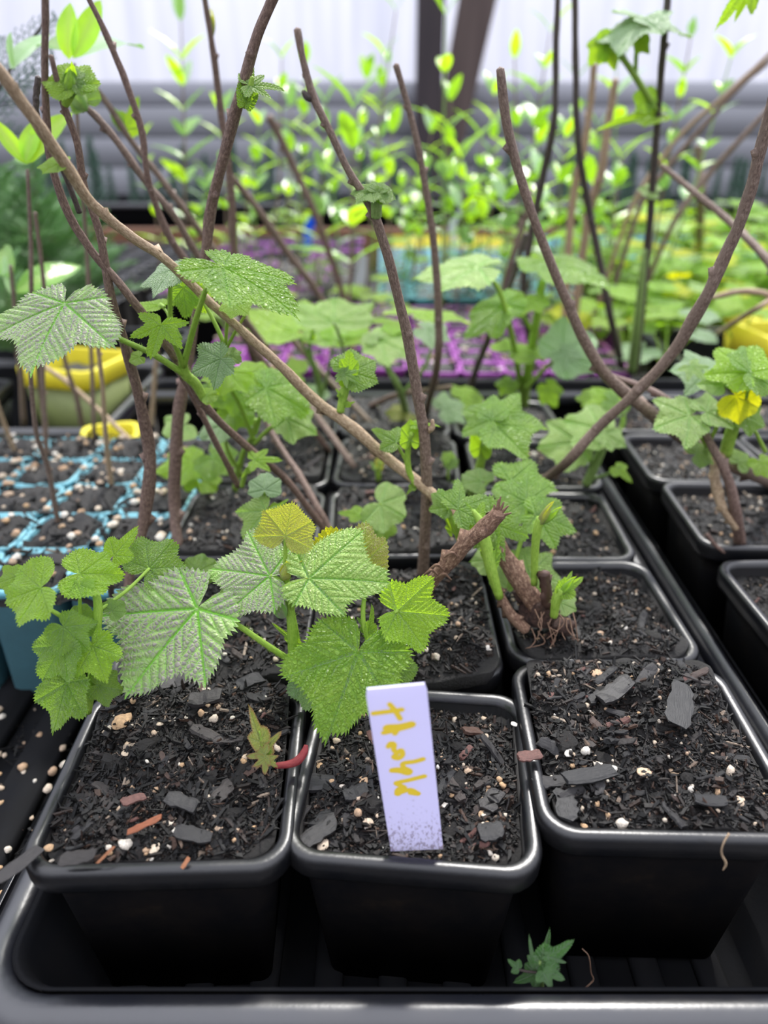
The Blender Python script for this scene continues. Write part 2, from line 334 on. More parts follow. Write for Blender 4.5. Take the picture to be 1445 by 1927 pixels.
def cane(root, pl, w, mat=M_cane, name='cane', seg=9, n=60, rough=.12, nodes=5, **kw):
    return tube(root, name, pxpath(pl), pxr(pl, w), mat, seg, n, rough, nodes=nodes, seed=int(pl[0][0]+pl[0][1]), **kw)
def stalk(root, pl, w, mat=M_stem, name='petiole', hairs=0, **kw):
    return tube(root, name, pxpath(pl), pxr(pl, w), mat, 7, 20, .03, hairs=hairs, seed=int(pl[0][0]), **kw)
def bud(root, px, py, Y, lpx, ang, mat=L_lime, fat=.35, name='bud', label=None):
    """overlapping pointed scales round a plump core; ang = image direction of its tip, degrees, 0 up"""
    o = at(px, py, Y); s = lpx/F*(Y/ray(px, py).y); V = []; Fc = []; UV = []; vn = []
    for q in range(4):
        a0 = q*PI/2+.4; k0 = len(V)
        for i in range(7):
            t = i/6; wv = fat*math.sin(PI*min(1, t*.9+.1))**.7*(1-.15*q/4); z = t*(1-.1*q)
            for j in (-1, -.5, 0, .5, 1):
                a = a0+j*1.0*(1-t*.5); r = wv*(1-.15*abs(j))*.75
                V.append(Vector((math.cos(a)*r, math.sin(a)*r, z+.03*abs(j)))); UV.append((j*.3+q, t)); vn.append(.8 if j == 0 else 0)
        for i in range(6):
            for j in range(4): Fc.append([k0+i*5+j, k0+i*5+j+1, k0+i*5+j+6, k0+i*5+j+5])
    a = math.radians(ang); d = Vector((math.sin(a), -.15, math.cos(a))).normalized()
    M = d.to_track_quat('Z', 'Y').to_matrix()
    V = [M @ (v*s)+o-root.location for v in V]
    ob = link(name, mesh(name, V, Fc, mat, True, UV, {'vein': vn, 'rim': [0]*len(V)}), root)
    if label: ob['label'] = label
    return ob
def lance_mesh(mat, seed=0, wid=.16, bend=.25, fold=.25, n=12):
    V = []; Fc = []; vn = []; UV = []
    for i in range(n+1):
        t = i/n; w = wid*math.sin(PI*t**.85)**.8+.004
        for j in (-1, -.55, 0, .55, 1):
            V.append((t, j*w, -bend*t*t+fold*abs(j)*w+.006*math.sin(t*22+seed)*abs(j))); vn.append(1 if j == 0 else 0); UV.append((t, j*w))
    for i in range(n):
        for j in range(4): Fc.append([i*5+j, i*5+j+1, i*5+j+6, i*5+j+5])
    return mesh('leaf', V, Fc, mat, True, UV, {'vein': vn, 'rim': [0]*len(V)})
# ------------------------------------------------------------ rounded-rectangle shells (pots, trays)
def rr_loop(w, d, r, z, k=5):
    out = []; r = max(min(r, w/2-1e-4, d/2-1e-4), .0005)
    for cx, cy, a0 in ((w/2-r, d/2-r, 0), (-w/2+r, d/2-r, 90), (-w/2+r, -d/2+r, 180), (w/2-r, -d/2+r, 270)):
        for i in range(k+1):
            a = math.radians(a0+90*i/k); out.append((cx+r*math.cos(a), cy+r*math.sin(a), z))
    return out
def shell(w, d, r, prof, k=5, cap=True, wob=0.):
    V = []; Fc = []; n = 4*(k+1)
    for ins, z in prof:
        V += rr_loop(w-2*ins, d-2*ins, r-ins*.6, z, k)
    if wob: V = [(x+noise.noise(Vector((x*30, y*30, 3)))*wob, y+noise.noise(Vector((x*30, y*30, 9)))*wob, z+noise.noise(Vector((x*22, y*22, 5)))*wob) for x, y, z in V]
    for i in range(len(prof)-1):
        for j in range(n): Fc.append([i*n+j, i*n+(j+1) % n, (i+1)*n+(j+1) % n, (i+1)*n+j])
    if cap: Fc.append(list(range((len(prof)-1)*n, len(prof)*n))); Fc.append(list(range(n))[::-1])
    return V, Fc
def soil_h(x, y, amp): 
    return amp*(noise.fractal(Vector((x*45, y*45, 1.7)), 1., 2., 5)*1.0+.55*noise.noise(Vector((x*110, y*110, 8)))+.35*noise.noise(Vector((x*160, y*160, 4))))
# prototypes of loose pieces
def lump(seed, mat, sub=2, flat=1.):
    import bmesh
    bm = bmesh.new(); bmesh.ops.create_icosphere(bm, subdivisions=sub, radius=1)
    for v in bm.verts:
        k = 1+.38*noise.noise(v.co*1.3+Vector((seed*7., 0, 0)))+.2*noise.noise(v.co*3.1+Vector((seed*3., 5, 0)))
        v.co = Vector((v.co.x*k, v.co.y*k*.82, v.co.z*k*.72*flat))
    me = bpy.data.meshes.new('perlite_grain'); bm.to_mesh(me); bm.free(); me.materials.append(mat)
    me.polygons.foreach_set('use_smooth', [True]*len(me.polygons)); return me
PERL = [lump(i, M_perl) for i in range(6)]
def chip_mesh(seed, mat, flat=.28):
    rs = random.Random(seed); V = []; Fc = []; n = 8; s = 8; sk = rs.uniform(-.35, .35); c0 = rs.uniform(-.1, .1)
    for i in range(n):
        t = i/(n-1)*2-1; w = .40*rs.uniform(.85, 1.12)*(.72 if i in (0, n-1) else 1); off = c0*t*t+rs.uniform(-.03, .03)
        for k in range(s):
            a = 2*PI*(k+.5)/s; cx = math.copysign(abs(math.cos(a))**.6, math.cos(a)); cz = math.copysign(abs(math.sin(a))**.6, math.sin(a))
            V.append((t*.97+cx*sk*.3+rs.uniform(-.04, .04), off+w*cx, flat*.7*cz*rs.uniform(.7, 1.2)+.04*math.sin(t*3+seed)+rs.uniform(-.02, .02)))
    for i in range(n-1):
        for k in range(s): Fc.append([i*s+k, i*s+(k+1) % s, (i+1)*s+(k+1) % s, (i+1)*s+k])
    Fc += [list(range(s))[::-1], list(range((n-1)*s, n*s))]
    return mesh('bark_chip', V, Fc, mat, False)
CLOD = [lump(40+i, M_clod, 3) for i in range(4)]
BARK = [chip_mesh(i, M_bark) for i in range(8)]; RUST = [chip_mesh(20+i, M_rust, .2) for i in range(2)]; REDB = [chip_mesh(30+i, M_redbark) for i in range(2)]
def crumbs(root, name, pts, size=(.0006, .0035), seed=1):
    rs = np.random.RandomState(seed); n = len(pts); P = np.array(pts)
    L = np.clip(rs.lognormal(math.log(size[0]*1.3), .7, n), size[0]*.5, size[1]); fib = rs.rand(n) < .06
    long_ = rs.rand(n) < .6
    wx = L*np.where(long_, 2.5, 1.0); wy = L*np.where(long_, .42, .75); wz = L*np.where(long_, .3, .6)
    wx = np.where(fib, L*6, wx); wy = np.where(fib, L*.3, wy); wz = np.where(fib, L*.25, wz); wx = np.minimum(wx, .012)
    base = np.array([[-1, -1, -1], [1, -.8, -1], [.9, 1, -1], [-.8, .9, -1], [-.7, -.9, 1], [.8, -.7, .8], [1, .7, 1], [-1, .8, .9]])*.5
    v = base[None]*(1+rs.uniform(-.3, .3, (n, 8, 3)))*np.stack([wx, wy, wz], 1)[:, None, :]
    az = rs.uniform(0, 2*PI, n); tl = rs.normal(0, .5, n)
    x, y, z = v[..., 0], v[..., 1], v[..., 2]; ct, st = np.cos(tl)[:, None], np.sin(tl)[:, None]
    x, z = x*ct-z*st, x*st+z*ct; ca, sa = np.cos(az)[:, None], np.sin(az)[:, None]
    x, y = x*ca-y*sa, x*sa+y*ca
    V = (np.stack([x, y, z], 2)+P[:, None, :]).reshape(-1, 3)
    q = np.array([[0, 3, 2, 1], [4, 5, 6, 7], [0, 1, 5, 4], [1, 2, 6, 5], [2, 3, 7, 6], [3, 0, 4, 7]])
    Fc = (q[None]+8*np.arange(n)[:, None, None]).reshape(-1, 4)
    tone = np.repeat(rs.rand(n)**1.0, 8)
    return link(name, mesh(name, V, Fc, M_crumb, False, None, {'tone': tone}), root, None, 'stuff')
POT_PROF = [(.0145, -.088), (.0075, -.015), (.0058, -.0115), (.0012, -.011), (.0003, -.009), (.0000, -.0022), (.0006, -.0006), (.0018, 0), (.0040, -.0003), (.0050, -.0010), (.0056, -.003), (.0070, -.02), (.0140, -.0865)]
def pot(cx, cy, label, size=.094, rz=0., z=0., depth=None, tilt=(0, 0), level=-.006, over=(0, 0, 0, 0), amp=.0035, res=2, ncr=2500, nperl=40, nbark=40, seed=0, group=None, dome=.004, name='nursery_pot', mat=M_black):
    d = depth or size
    t = thing(name, label, 'plant pot', (cx, cy, z-.088), group, M=T(cx, cy, z, tilt[0], tilt[1], rz) @ Matrix.Translation((0, 0, -.088)))
    lift = lambda V: [(x, y, zz+.088) for x, y, zz in V]
    V, Fc = shell(size, d, .013, POT_PROF[:3]+POT_PROF[10:], 6); link('pot_body', mesh('pot_body', lift(V), Fc, M_pot), t)
    V, Fc = shell(size, d, .013, POT_PROF[2:11], 7, cap=False, wob=.0006); link('rim', mesh('rim', lift(V), Fc, mat), t)
    # soil surface, its outline may heap over chosen sides (left, right, front, back)
    rings = {2: 42, 1: 22, 0: 10}[res]; k = {2: 36, 1: 18, 0: 8}[res]
    lp = np.array(rr_loop(size-.0135, d-.0135, .009, 0, 8)); lp = np.r_[lp, lp[:1]]; n = k*4  # resample evenly
    cl = np.r_[0, np.cumsum(np.hypot(np.diff(lp[:, 0]), np.diff(lp[:, 1])))]; q_ = np.linspace(0, cl[-1], n+1)[:-1]
    lp = np.c_[np.interp(q_, cl, lp[:, 0]), np.interp(q_, cl, lp[:, 1])]
    sx = np.where(lp[:, 0] < 0, 1+over[0]/(size/2), 1+over[1]/(size/2)); sy = np.where(lp[:, 1] < 0, 1+over[2]/(d/2), 1+over[3]/(d/2))
    outer = np.c_[lp[:, 0]*sx, lp[:, 1]*sy]
    def h(x, y):
        wx, wy = cx+x, cy+y
        ex = x/(size/2-.0068); ey = y/(d/2-.0068)
        lv = level
        for e, o_ in ((-ex, over[0]), (ex, over[1]), (-ey, over[2]), (ey, over[3])):
            if o_ > 0 and e > 0: lv += (max(.0035-level, .006))*min(1, max(0, (e-.35)/.5))*(1-max(0, (e-1.0))*2.5)
        return min(lv, .006)+dome*(1-min(1, ex*ex))*(1-min(1, ey*ey))+soil_h(wx, wy, amp)*(1-.5*max(0, max(abs(ex), abs(ey))-.8)/.2 if max(abs(ex), abs(ey)) < 1 else .5)
    SV = [(0, 0, h(0, 0)+.088)]
    for i in range(1, rings+1):
        f = i/rings
        for x, y in outer*f: SV.append((x, y, h(x, y)+.088))
    SF = [[0, 1+j, 1+(j+1) % n] for j in range(n)]
    for i in range(rings-1):
        for j in range(n): SF.append([1+i*n+j, 1+(i+1)*n+j, 1+(i+1)*n+(j+1) % n, 1+i*n+(j+1) % n])
    # skirt so that no gap shows
    b0 = len(SV)
    for x, y in outer: SV.append((x*.97, y*.97, h(x, y)+.088-.008))
    for j in range(n): SF.append([1+(rings-1)*n+j, b0+j, b0+(j+1) % n, 1+(rings-1)*n+(j+1) % n])
    so = link('soil', mesh('soil', SV, SF, M_soil), t, None, 'stuff')
    rs = random.Random(seed+11)
    def rnd(m=.95):
        x = rs.uniform(-1, 1); y = rs.uniform(-1, 1)
        if abs(x)+abs(y) > 1.75: x *= .85; y *= .85
        x *= (size/2-.0075)*m; y *= (d/2-.0075)*m
        x *= 1+(over[0] if x < 0 else over[1])/(size/2)*abs(x)/(size/2); y *= 1+(over[2] if y < 0 else over[3])/(d/2)*abs(y)/(d/2)
        return x, y
    pts = []
    for _ in range(ncr):
        x, y = rnd(1.); pts.append((x, y, h(x, y)+.088+.0003))
    if ncr: crumbs(t, 'soil_crumbs', pts, seed=seed)
    for _ in range(nbark//8):
        x, y = rnd(.85); l = rs.uniform(.002, .0055); link('soil_clod', rs.choice(CLOD), t, T(x, y, h(x, y)+.088-l*.1, 0, 0, rs.uniform(0, 6.3), (l, l*.8, l*.7)))
    for _ in range(nbark):
        x, y = rnd(.92); l = min(.008, rs.lognormvariate(math.log(.0028), .45)); me = rs.choice(BARK+BARK+REDB[:1])
        link('bark_chip', me, t, T(x, y, h(x, y)+.088+l*.1, rs.uniform(-.5, .5), rs.uniform(-.5, .5), rs.uniform(0, 6.3), (l, l*rs.uniform(.5, 1), l*rs.uniform(.5, 1))))
    for _ in range(nperl):
        x, y = rnd(.97); l = min(.0026, rs.lognormvariate(math.log(.00095), .4))
        link('perlite_grain', rs.choice(PERL), t, T(x, y, h(x, y)+.088+l*.5, rs.uniform(-1, 1), rs.uniform(-1, 1), rs.uniform(0, 6.3), l))
    return t, h
def place_piece(t, h, cx, cy, px, py, me, lpx, wpx, ang, name='bark_chip', tz=0., roll=0., zt=.0, label=None, tall=.6):
    """piece lying on the soil of pot t; lpx/wpx = length and width in photo pixels, ang = direction in the ground plane"""
    p = on(px, py, zt+(.009 if t is pC else .001)); D = (p-CAM).dot(Vector((0, cP, -sP))); s = D/F
    inv = t.matrix_basis.inverted(); l = inv @ p
    hz = h(l.x, l.y)+.088
    o = link(name, me, t, T(l.x, l.y, hz+wpx*s*.22+tz, roll, 0, math.radians(ang), (lpx*s/2, wpx*s*1.15, wpx*s*tall)))
    if label: o['label'] = label
    return o
def tray(x0, x1, y0, y1, zr, zf, label, rz=0, name='nursery_tray', ribs=8, rimw=.014, mat=M_tray, r=.022, lip=.014, wall=.012, cat='tray', group=None, k=7, along='y', ribh=.003, ribw=.012):
    w, d = x1-x0, y1-y0; cx, cy = (x0+x1)/2, (y0+y1)/2
    t = thing(name, label, cat, (cx, cy, zf-.003), group, rz=rz); b = zf-.003
    V, Fc = shell(w, d, r, [(rimw+wall, 0), (rimw+.001, zr-b-.003), (rimw-.001, zr-b-.001), (rimw+.001, zr-b-.002), (rimw+.003, zr-b-.006), (rimw+wall+.001, zf-b)], k)
    link('tray_body', mesh('tray_body', V, Fc, M_rib), t)
    zt = zr-b
    V, Fc = shell(w, d, r, [(.0022, zt-lip), (.0008, zt-lip), (0, zt-lip*.75), (.0000, zt-.006), (.0018, zt-.0022), (.005, zt-.0002), (rimw*.55, zt), (rimw-.002, zt-.0012), (rimw-.0002, zt-.004), (rimw+.0012, zt-.007)], k, cap=False, wob=.0006)
    link('rim', mesh('rim', V, Fc, mat), t)
    iw, idp = w-2*(rimw+wall)-.008, d-2*(rimw+wall)-.008
    if ribs:
        if along == 'y': V, Fc = shell(ribw, idp, ribw*.45, [(0, 0), (.0004, ribh*.7), (.0016, ribh)], 3)
        else: V, Fc = shell(iw, ribw, ribw*.45, [(0, 0), (.0004, ribh*.7), (.0016, ribh)], 3)
        me = mesh('floor_rib', V, Fc, M_rib)
        for i in range(ribs):
            f = (i+.5)/ribs-.5
            link('floor_rib', me, t, T(f*iw if along == 'y' else 0, f*idp if along == 'x' else 0, .003))
    return t
# ============================================================ the greenhouse shell and the benches
def struct(name, V, Fc, mat, smooth=False):
    o = link(name, mesh(name, V, Fc, mat, smooth)); o['kind'] = 'structure'; return o
def box(x0, x1, y0, y1, z0, z1, bev=.0):
    V, Fc = shell(x1-x0, y1-y0, .004, [(bev, z0), (0, z0+bev), (0, z1-bev), (bev, z1)] if bev else [(0, z0), (0, z1)], 1)
    return [(x+(x0+x1)/2, y+(y0+y1)/2, z) for x, y, z in V], Fc
def woodmat(name, c1, c2, stretch=(1, 1, .08), scale=30.):
    m, t, b, out = newmat(name); co = N(t, 'ShaderNodeTexCoord').outputs['Object']; mp = N(t, 'ShaderNodeMapping'); t.links.new(co, mp.inputs[0]); mp.inputs['Scale'].default_value = stretch
    n = N(t, 'ShaderNodeTexNoise', Scale=scale, Detail=5.0); t.links.new(mp.outputs[0], n.inputs['Vector'])
    t.links.new(ramp(t, n.outputs[0], [(.3, c1), (.7, c2)]), b.inputs['Base Color']); b.inputs['Roughness'].default_value = .7; return m
M_post = woodmat('post_wood', (.025, .018, .022), (.045, .032, .035))
M_brace = woodmat('brace_wood', (.075, .05, .045), (.12, .085, .075))
M_edge = woodmat('bench_edge_wood', (.13, .055, .025), (.22, .10, .045), (.1, 1, 1))
M_bench = woodmat('bench_top', (.02, .018, .018), (.04, .035, .032), (1, .1, 1))
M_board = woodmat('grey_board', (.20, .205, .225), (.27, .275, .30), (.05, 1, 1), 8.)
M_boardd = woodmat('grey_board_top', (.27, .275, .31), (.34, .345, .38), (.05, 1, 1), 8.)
M_gravel = soilmat('gravel_floor', (.03, .028, .026), (.10, .09, .085))
def sheetmat():
    m, t, b, out = newmat('cloudy_film'); co = N(t, 'ShaderNodeTexCoord').outputs['Object']; mp = N(t, 'ShaderNodeMapping'); t.links.new(co, mp.inputs[0]); mp.inputs['Scale'].default_value = (9, 1, .8)
    n = N(t, 'ShaderNodeTexNoise', Scale=2.0, Detail=5.0); t.links.new(mp.outputs[0], n.inputs['Vector'])
    c = ramp(t, n.outputs[0], [(.25, (.62, .64, .74)), (.75, (.84, .85, .94))])
    tr = N(t, 'ShaderNodeBsdfTranslucent'); tp = N(t, 'ShaderNodeBsdfTransparent'); t.links.new(c, tr.inputs[0]); t.links.new(c, tp.inputs[0])
    m1 = N(t, 'ShaderNodeMixShader'); m1.inputs[0].default_value = .55; t.links.new(tr.outputs[0], m1.inputs[1]); t.links.new(tp.outputs[0], m1.inputs[2])
    m2 = N(t, 'ShaderNodeMixShader'); m2.inputs[0].default_value = .08; t.links.new(m1.outputs[0], m2.inputs[1]); t.links.new(b.outputs[0], m2.inputs[2]); b.inputs['Base Color'].default_value = (.8, .8, .85, 1); t.links.new(m2.outputs[0], out.inputs[0]); return m
M_film = sheetmat()
V, Fc = box(-6, 6, -2.5, 6, -.92, -.90); struct('floor', V, Fc, M_gravel)
# wall behind: clouded film above a boarded base
V = []; Fc = []; nx = 160
for i in range(nx+1):
    x = -4+8*i/nx
    for z in (.30, 1.0, 2.6): V.append((x, 3.72+.012*math.sin(x*21)+.006*math.sin(x*53+z), z))
for i in range(nx):
    for j in range(2): Fc.append([i*3+j, (i+1)*3+j, (i+1)*3+j+1, i*3+j+1])
struct('wall_back', V, Fc, M_film, True)
V, Fc = box(-4, 4, 3.66, 3.70, -.9, .415); bw = struct('wall_back_base', V, Fc, M_board); bw.name = 'wall_back_base'
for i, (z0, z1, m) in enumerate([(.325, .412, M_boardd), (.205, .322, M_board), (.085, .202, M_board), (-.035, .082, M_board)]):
    V, Fc = box(-4, 4, 3.635, 3.665, z0, z1, .004); o = link('board', mesh('board', V, Fc, m), bw)
xa = at(783, 100, 3.5).x; xb = at(833, 100, 3.5).x
V, Fc = box(xa, xb, 3.45, 3.55, -.9, 2.4, .004); struct('trim_1', V, Fc, M_post)
a0 = at(905, -30, 3.56); a1 = at(838, 300, 3.56); V = []
for p, q in ((a0, .075), (a1, .06)):
    V += [(p.x-q, 3.54, p.z), (p.x+q, 3.54, p.z), (p.x+q, 3.62, p.z), (p.x-q, 3.62, p.z)]
V = [(x+(.22 if z > .5 else 0)*0, y, z) for x, y, z in V]
struct('trim_2', V, [[0, 1, 2, 3], [7, 6, 5, 4], [0, 4, 5, 1], [1, 5, 6, 2], [2, 6, 7, 3], [3, 7, 4, 0]], M_brace)
# benches
bn = thing('nursery_bench', 'long dark bench carrying the trays, with a brown timber board along its far edge', 'bench', (0, 1.0, -.9))
def part(root, name, V, Fc, mat, smooth=False, label=None):
    V = [Vector(v)-root.location for v in V]; o = link(name, mesh(name, V, Fc, mat, smooth), root)
    if label: o['label'] = label
    return o
for i in range(14):
    y0 = -.05+i*.146; V, Fc = box(-1.6, 1.8, y0, y0+.141, -.112, -.0925, .002); part(bn, 'bench_board', V, Fc, M_bench)
V, Fc = box(-1.6, 1.8, 1.995, 2.03, -.14, .004, .003); part(bn, 'edge_board', V, Fc, M_edge, label='brown timber board')
for x in (-1.5, 0, 1.7):
    for y in (.05, 1.9):
        V, Fc = box(x-.03, x+.03, y-.03, y+.03, -.9, -.112, .002); part(bn, 'leg', V, Fc, M_post)
b2 = thing('back_bench', 'black bench along the far wall carrying rows of conifer seedlings', 'bench', (0, 2.7, -.9))
for i in range(6):
    y0 = 2.22+i*.17; V, Fc = box(-2.4, 2.6, y0, y0+.165, -.05, -.022, .002); part(b2, 'bench_board', V, Fc, M_bench)
V, Fc = box(-2.4, 2.6, 2.19, 2.218, -.16, -.02, .003); part(b2, 'edge_board', V, Fc, M_bench)
for x in (-2.2, 0, 2.4):
    for y in (2.3, 3.15):
        V, Fc = box(x-.03, x+.03, y-.03, y+.03, -.9, -.05, .002); part(b2, 'leg', V, Fc, M_post)
# ============================================================ trays
tray(-.143, .176, .136, .690, -.034, -.088, 'large black tray at the front holding the square thimbleberry pots', ribs=10, rimw=.0135, r=.026)
tray(.1795, .50, .17, .74, -.034, -.088, 'black tray at the right edge, beside the front tray, holding square pots', ribs=8, rimw=.010)
tl = tray(-.46, -.148, .10, .62, -.052, -.078, 'low ribbed black tray at the left, carrying the light blue cell pack', ribs=8, rimw=.006, wall=.006, ribh=.007, ribw=.022, r=.012, lip=.008)
rs = random.Random(3); pts = []
for _ in range(2600):
    x = rs.uniform(-.156, .15)*1; pts.append((rs.uniform(-.148, .148), rs.uniform(-.25, -.03), .0045+rs.random()*.003))
crumbs(tl, 'soil_crumbs', pts, seed=9)
for i in range(110):
    s = rs.uniform(.0009, .0028); link('perlite_grain', rs.choice(PERL), tl, T(rs.uniform(.06, .146), rs.uniform(-.22, -.03), .007+s*.5+rs.random()*.003, 0, 0, rs.uniform(0, 6), s))
# ============================================================ front pots
pA, hA = pot(-.0795, .2135, 'black square pot at front left heaped with bark potting mix', size=.0935, rz=math.radians(2.0), over=(.0, 0, 0, .010), level=-.0035, ncr=8500, nperl=85, nbark=150, seed=1, amp=.004)
pB, hB = pot(.0125, .2150, 'black square pot in the middle of the front row, holding the white name tag', size=.092, rz=math.radians(-5.0), z=-.001, over=(0, 0, 0, 0), level=-.0065, ncr=8000, nperl=80, nbark=140, seed=2)
pC, hC = pot(.1035, .2240, 'black square pot at front right with large bark slabs on its mix', size=.0955, rz=math.radians(-1.5), z=.004, over=(0, 0, 0, .010), level=-.0035, ncr=8500, nperl=85, nbark=140, seed=3, amp=.0045, dome=.006)
pF, hF = pot(.1050, .3245, 'black square pot behind the bark-slab pot, with the cut woody crown at its edge', size=.0930, rz=math.radians(1), z=.000, level=-.006, over=(0, 0, .006, 0), ncr=6000, nperl=70, nbark=80, seed=4, amp=.003, dome=.002)
pE, hE = pot(.0105, .3140, 'black square pot of mix directly behind the middle front pot', size=.0920, z=-.002, level=-.004, over=(.008, .004, .011, .011), ncr=6500, nperl=70, nbark=110, seed=5, amp=.004)
pD, hD = pot(-.0830, .3120, 'black square pot of mix behind the front left pot, under the large leaves', size=.0930, z=-.002, level=-.004, over=(0, .006, .011, .011), ncr=4000, nperl=50, nbark=80, seed=6, amp=.004)
k = 0
rows = {2: 'third', 3: 'fourth', 4: 'fifth'}
for r_, yy in ((2, .4215), (3, .5195), (4, .6180)):
    for c_, xx in enumerate((-.0860, .0100, .1045)):
        if r_ == 3 and c_ == 2: xx += .006
        k += 1
        pot(xx, yy, 'black square pot in the %s row back of the front tray, %s column' % (rows[r_], ('left', 'middle', 'right')[c_]), size=.093, z=-.002+.001*(k % 3), rz=math.radians((k*7) % 5-2), level=-.006 if c_ == 2 else -.003, over=(0, 0, 0, 0) if c_ == 2 else (0, .001, .004, .004), res=1, ncr=1500 if r_ < 4 else 700, nperl=46 if r_ < 4 else 25, nbark=40 if r_ < 4 else 15, seed=20+k, amp=.003)
for r_, yy in enumerate((.226, .324, .426, .524, .624)):
    for c_, xx in enumerate((.2370, .3330, .4290)):
        if r_ == 0 and c_ > 0: continue
        k += 1
        pot(xx, yy, 'black square pot in the right-hand tray, %s, %s from front' % (('left column', 'middle column', 'outer column')[c_], ('nearest', 'second', 'third', 'fourth', 'fifth')[r_]), size=.094, z=.001 if r_ != 2 else .003, rz=math.radians((k*5) % 7-3)*.6, level=-.008, res=1, ncr=1600 if c_ == 0 else 800, nperl=60 if c_ == 0 else 30, nbark=40 if c_ == 0 else 15, seed=40+k, amp=.0028, dome=.002)
# named pieces of bark and pumice
B = BARK
place_piece(pC, hC, 0, 0, 1277, 1343, B[0], 130, 50, 68, roll=.1, label='large flat slab of black bark', tall=.2, tz=.003)
place_piece(pC, hC, 0, 0, 1112, 1452, B[1], 105, 36, 14, roll=.2, label='long black bark log', tz=.002)
place_piece(pC, hC, 0, 0, 1070, 1495, B[2], 70, 48, 80, tz=.001, tall=.3)
place_piece(pC, hC, 0, 0, 1040, 1447, B[4], 70, 34, 5)
place_piece(pC, hC, 0, 0, 1275, 1512, B[3], 62, 34, 110, roll=.5)
place_piece(pC, hC, 0, 0, 1340, 1497, B[5], 60, 30, -5)
place_piece(pC, hC, 0, 0, 1160, 1300, B[6], 95, 42, 40)
place_piece(pC, hC, 0, 0, 997, 1415, REDB[0], 48, 28, 15, tz=.006, label='reddish bark chip on the rim')
place_piece(pB, hB, 0, 0, 598, 1545, B[2], 95, 42, 48, label='thick black bark wedge'); place_piece(pB, hB, 0, 0, 598, 1452, B[3], 64, 44, 10, tall=.7)
place_piece(pB, hB, 0, 0, 655, 1590, B[5], 74, 26, -18); place_piece(pB, hB, 0, 0, 925, 1555, B[0], 50, 44, 20); place_piece(pB, hB, 0, 0, 670, 1480, B[6], 50, 36, 30)
place_piece(pB, hB, 0, 0, 560, 1510, B[7], 60, 30, 75); place_piece(pB, hB, 0, 0, 925, 1490, B[4], 55, 40, 60)
place_piece(pA, hA, 0, 0, 38, 1632, B[1], 92, 36, 52, tz=.006, label='charcoal bark slab overhanging the pot corner', tall=.25)
place_piece(pA, hA, 0, 0, 150, 1630, B[0], 66, 34, 10, tz=.007, tall=.3)
place_piece(pA, hA, 0, 0, 274, 1560, RUST[0], 66, 17, 32, tz=.004, label='curved orange-brown bark strip')
place_piece(pA, hA, 0, 0, 203, 1622, RUST[1], 42, 8, 60, tz=.007, label='rust orange splinter')
place_piece(pA, hA, 0, 0, 252, 1508, REDB[1], 44, 24, 20, tz=.003, label='reddish bark flake')
place_piece(pA, hA, 0, 0, 362, 1570, B[3], 78, 34, -14); place_piece(pA, hA, 0, 0, 345, 1515, B[4], 70, 36, -25); place_piece(pA, hA, 0, 0, 418, 1488, B[2], 60, 34, 60)
place_piece(pA, hA, 0, 0, 350, 1628, RUST[0], 26, 10, 70, tz=.006); place_piece(pA, hA, 0, 0, 390, 1335, B[6], 60, 44, 10, tall=.7); place_piece(pA, hA, 0, 0, 470, 1290, B[7], 50, 40, 30, tall=.7)
place_piece(pA, hA, 0, 0, 310, 1285, B[3], 90, 50, 15, tall=.6)
for t_, h_, lst in ((pC, hC, [(1126, 1266, 30), (1128, 1236, 12), (1072, 1400, 22), (1102, 1415, 16), (1130, 1418, 22), (1215, 1442, 30), (1275, 1427, 26), (1400, 1483, 28), (1065, 1275, 15), (970, 1335, 14), (1258, 1498, 10), (1198, 1552, 14), (1243, 1546, 12), (1105, 1520, 16), (1190, 1480, 12), (1155, 1405, 14)]),
                    (pB, hB, [(683, 1457, 22), (658, 1413, 16), (606, 1560, 28), (600, 1410, 18), (575, 1416, 18), (833, 1422, 18), (861, 1432, 12), (882, 1430, 22), (874, 1441, 14), (912, 1516, 24), (840, 1490, 20), (918, 1468, 14), (842, 1605, 16), (840, 1618, 12), (785+60, 1592, 12), (745, 1592, 20)]),
                    (pA, hA, [(88, 1583, 20), (92, 1602, 10), (288, 1585, 26), (282, 1601, 12), (401, 1531, 13), (411, 1553, 17), (318, 1540, 18), (230, 1365, 44), (240, 1395, 18), (235, 1418, 16), (303, 1368, 16), (355, 1356, 16), (388, 1310, 22), (330, 1355, 12), (357, 1488, 10), (475, 1543, 14), (295, 1425, 10)])):
    for i, (x, y, s) in enumerate(lst):
        place_piece(t_, h_, 0, 0, x, y, PERL[i % 6], s, s*.42, i*37, name='perlite_grain', tall=.55)
# ============================================================ cell packs
def cell_mesh(c, h, mat, wallt=.0014):
    V, Fc = shell(c, c, c*.16, [(c*.07, 0), (.002, h-.004), (.0004, h-.0035), (0, h-.001), (.0006, h), (wallt+.0012, h), (wallt+.0016, h-.001), (c*.07+.002, .002)], 2)
    return mesh('cell', V, Fc, mat)
def cell_soil(c, h, seed, over=.9, g=8, up=.0):
    V = []; Fc = []
    for i in range(g+1):
        for j in range(g+1):
            x = (i/g-.5)*c*over; y = (j/g-.5)*c*over; e = max(abs(i/g-.5), abs(j/g-.5))*2
            V.append((x, y, h+up-.005*e*e+.006*noise.fractal(Vector((x*70+seed*5, y*70, seed)), 1, 2, 4)-(.006 if e > .99 else 0)))
    for i in range(g):
        for j in range(g): Fc.append([i*(g+1)+j, (i+1)*(g+1)+j, (i+1)*(g+1)+j+1, i*(g+1)+j+1])
    return mesh('soil', V, Fc, M_soil)
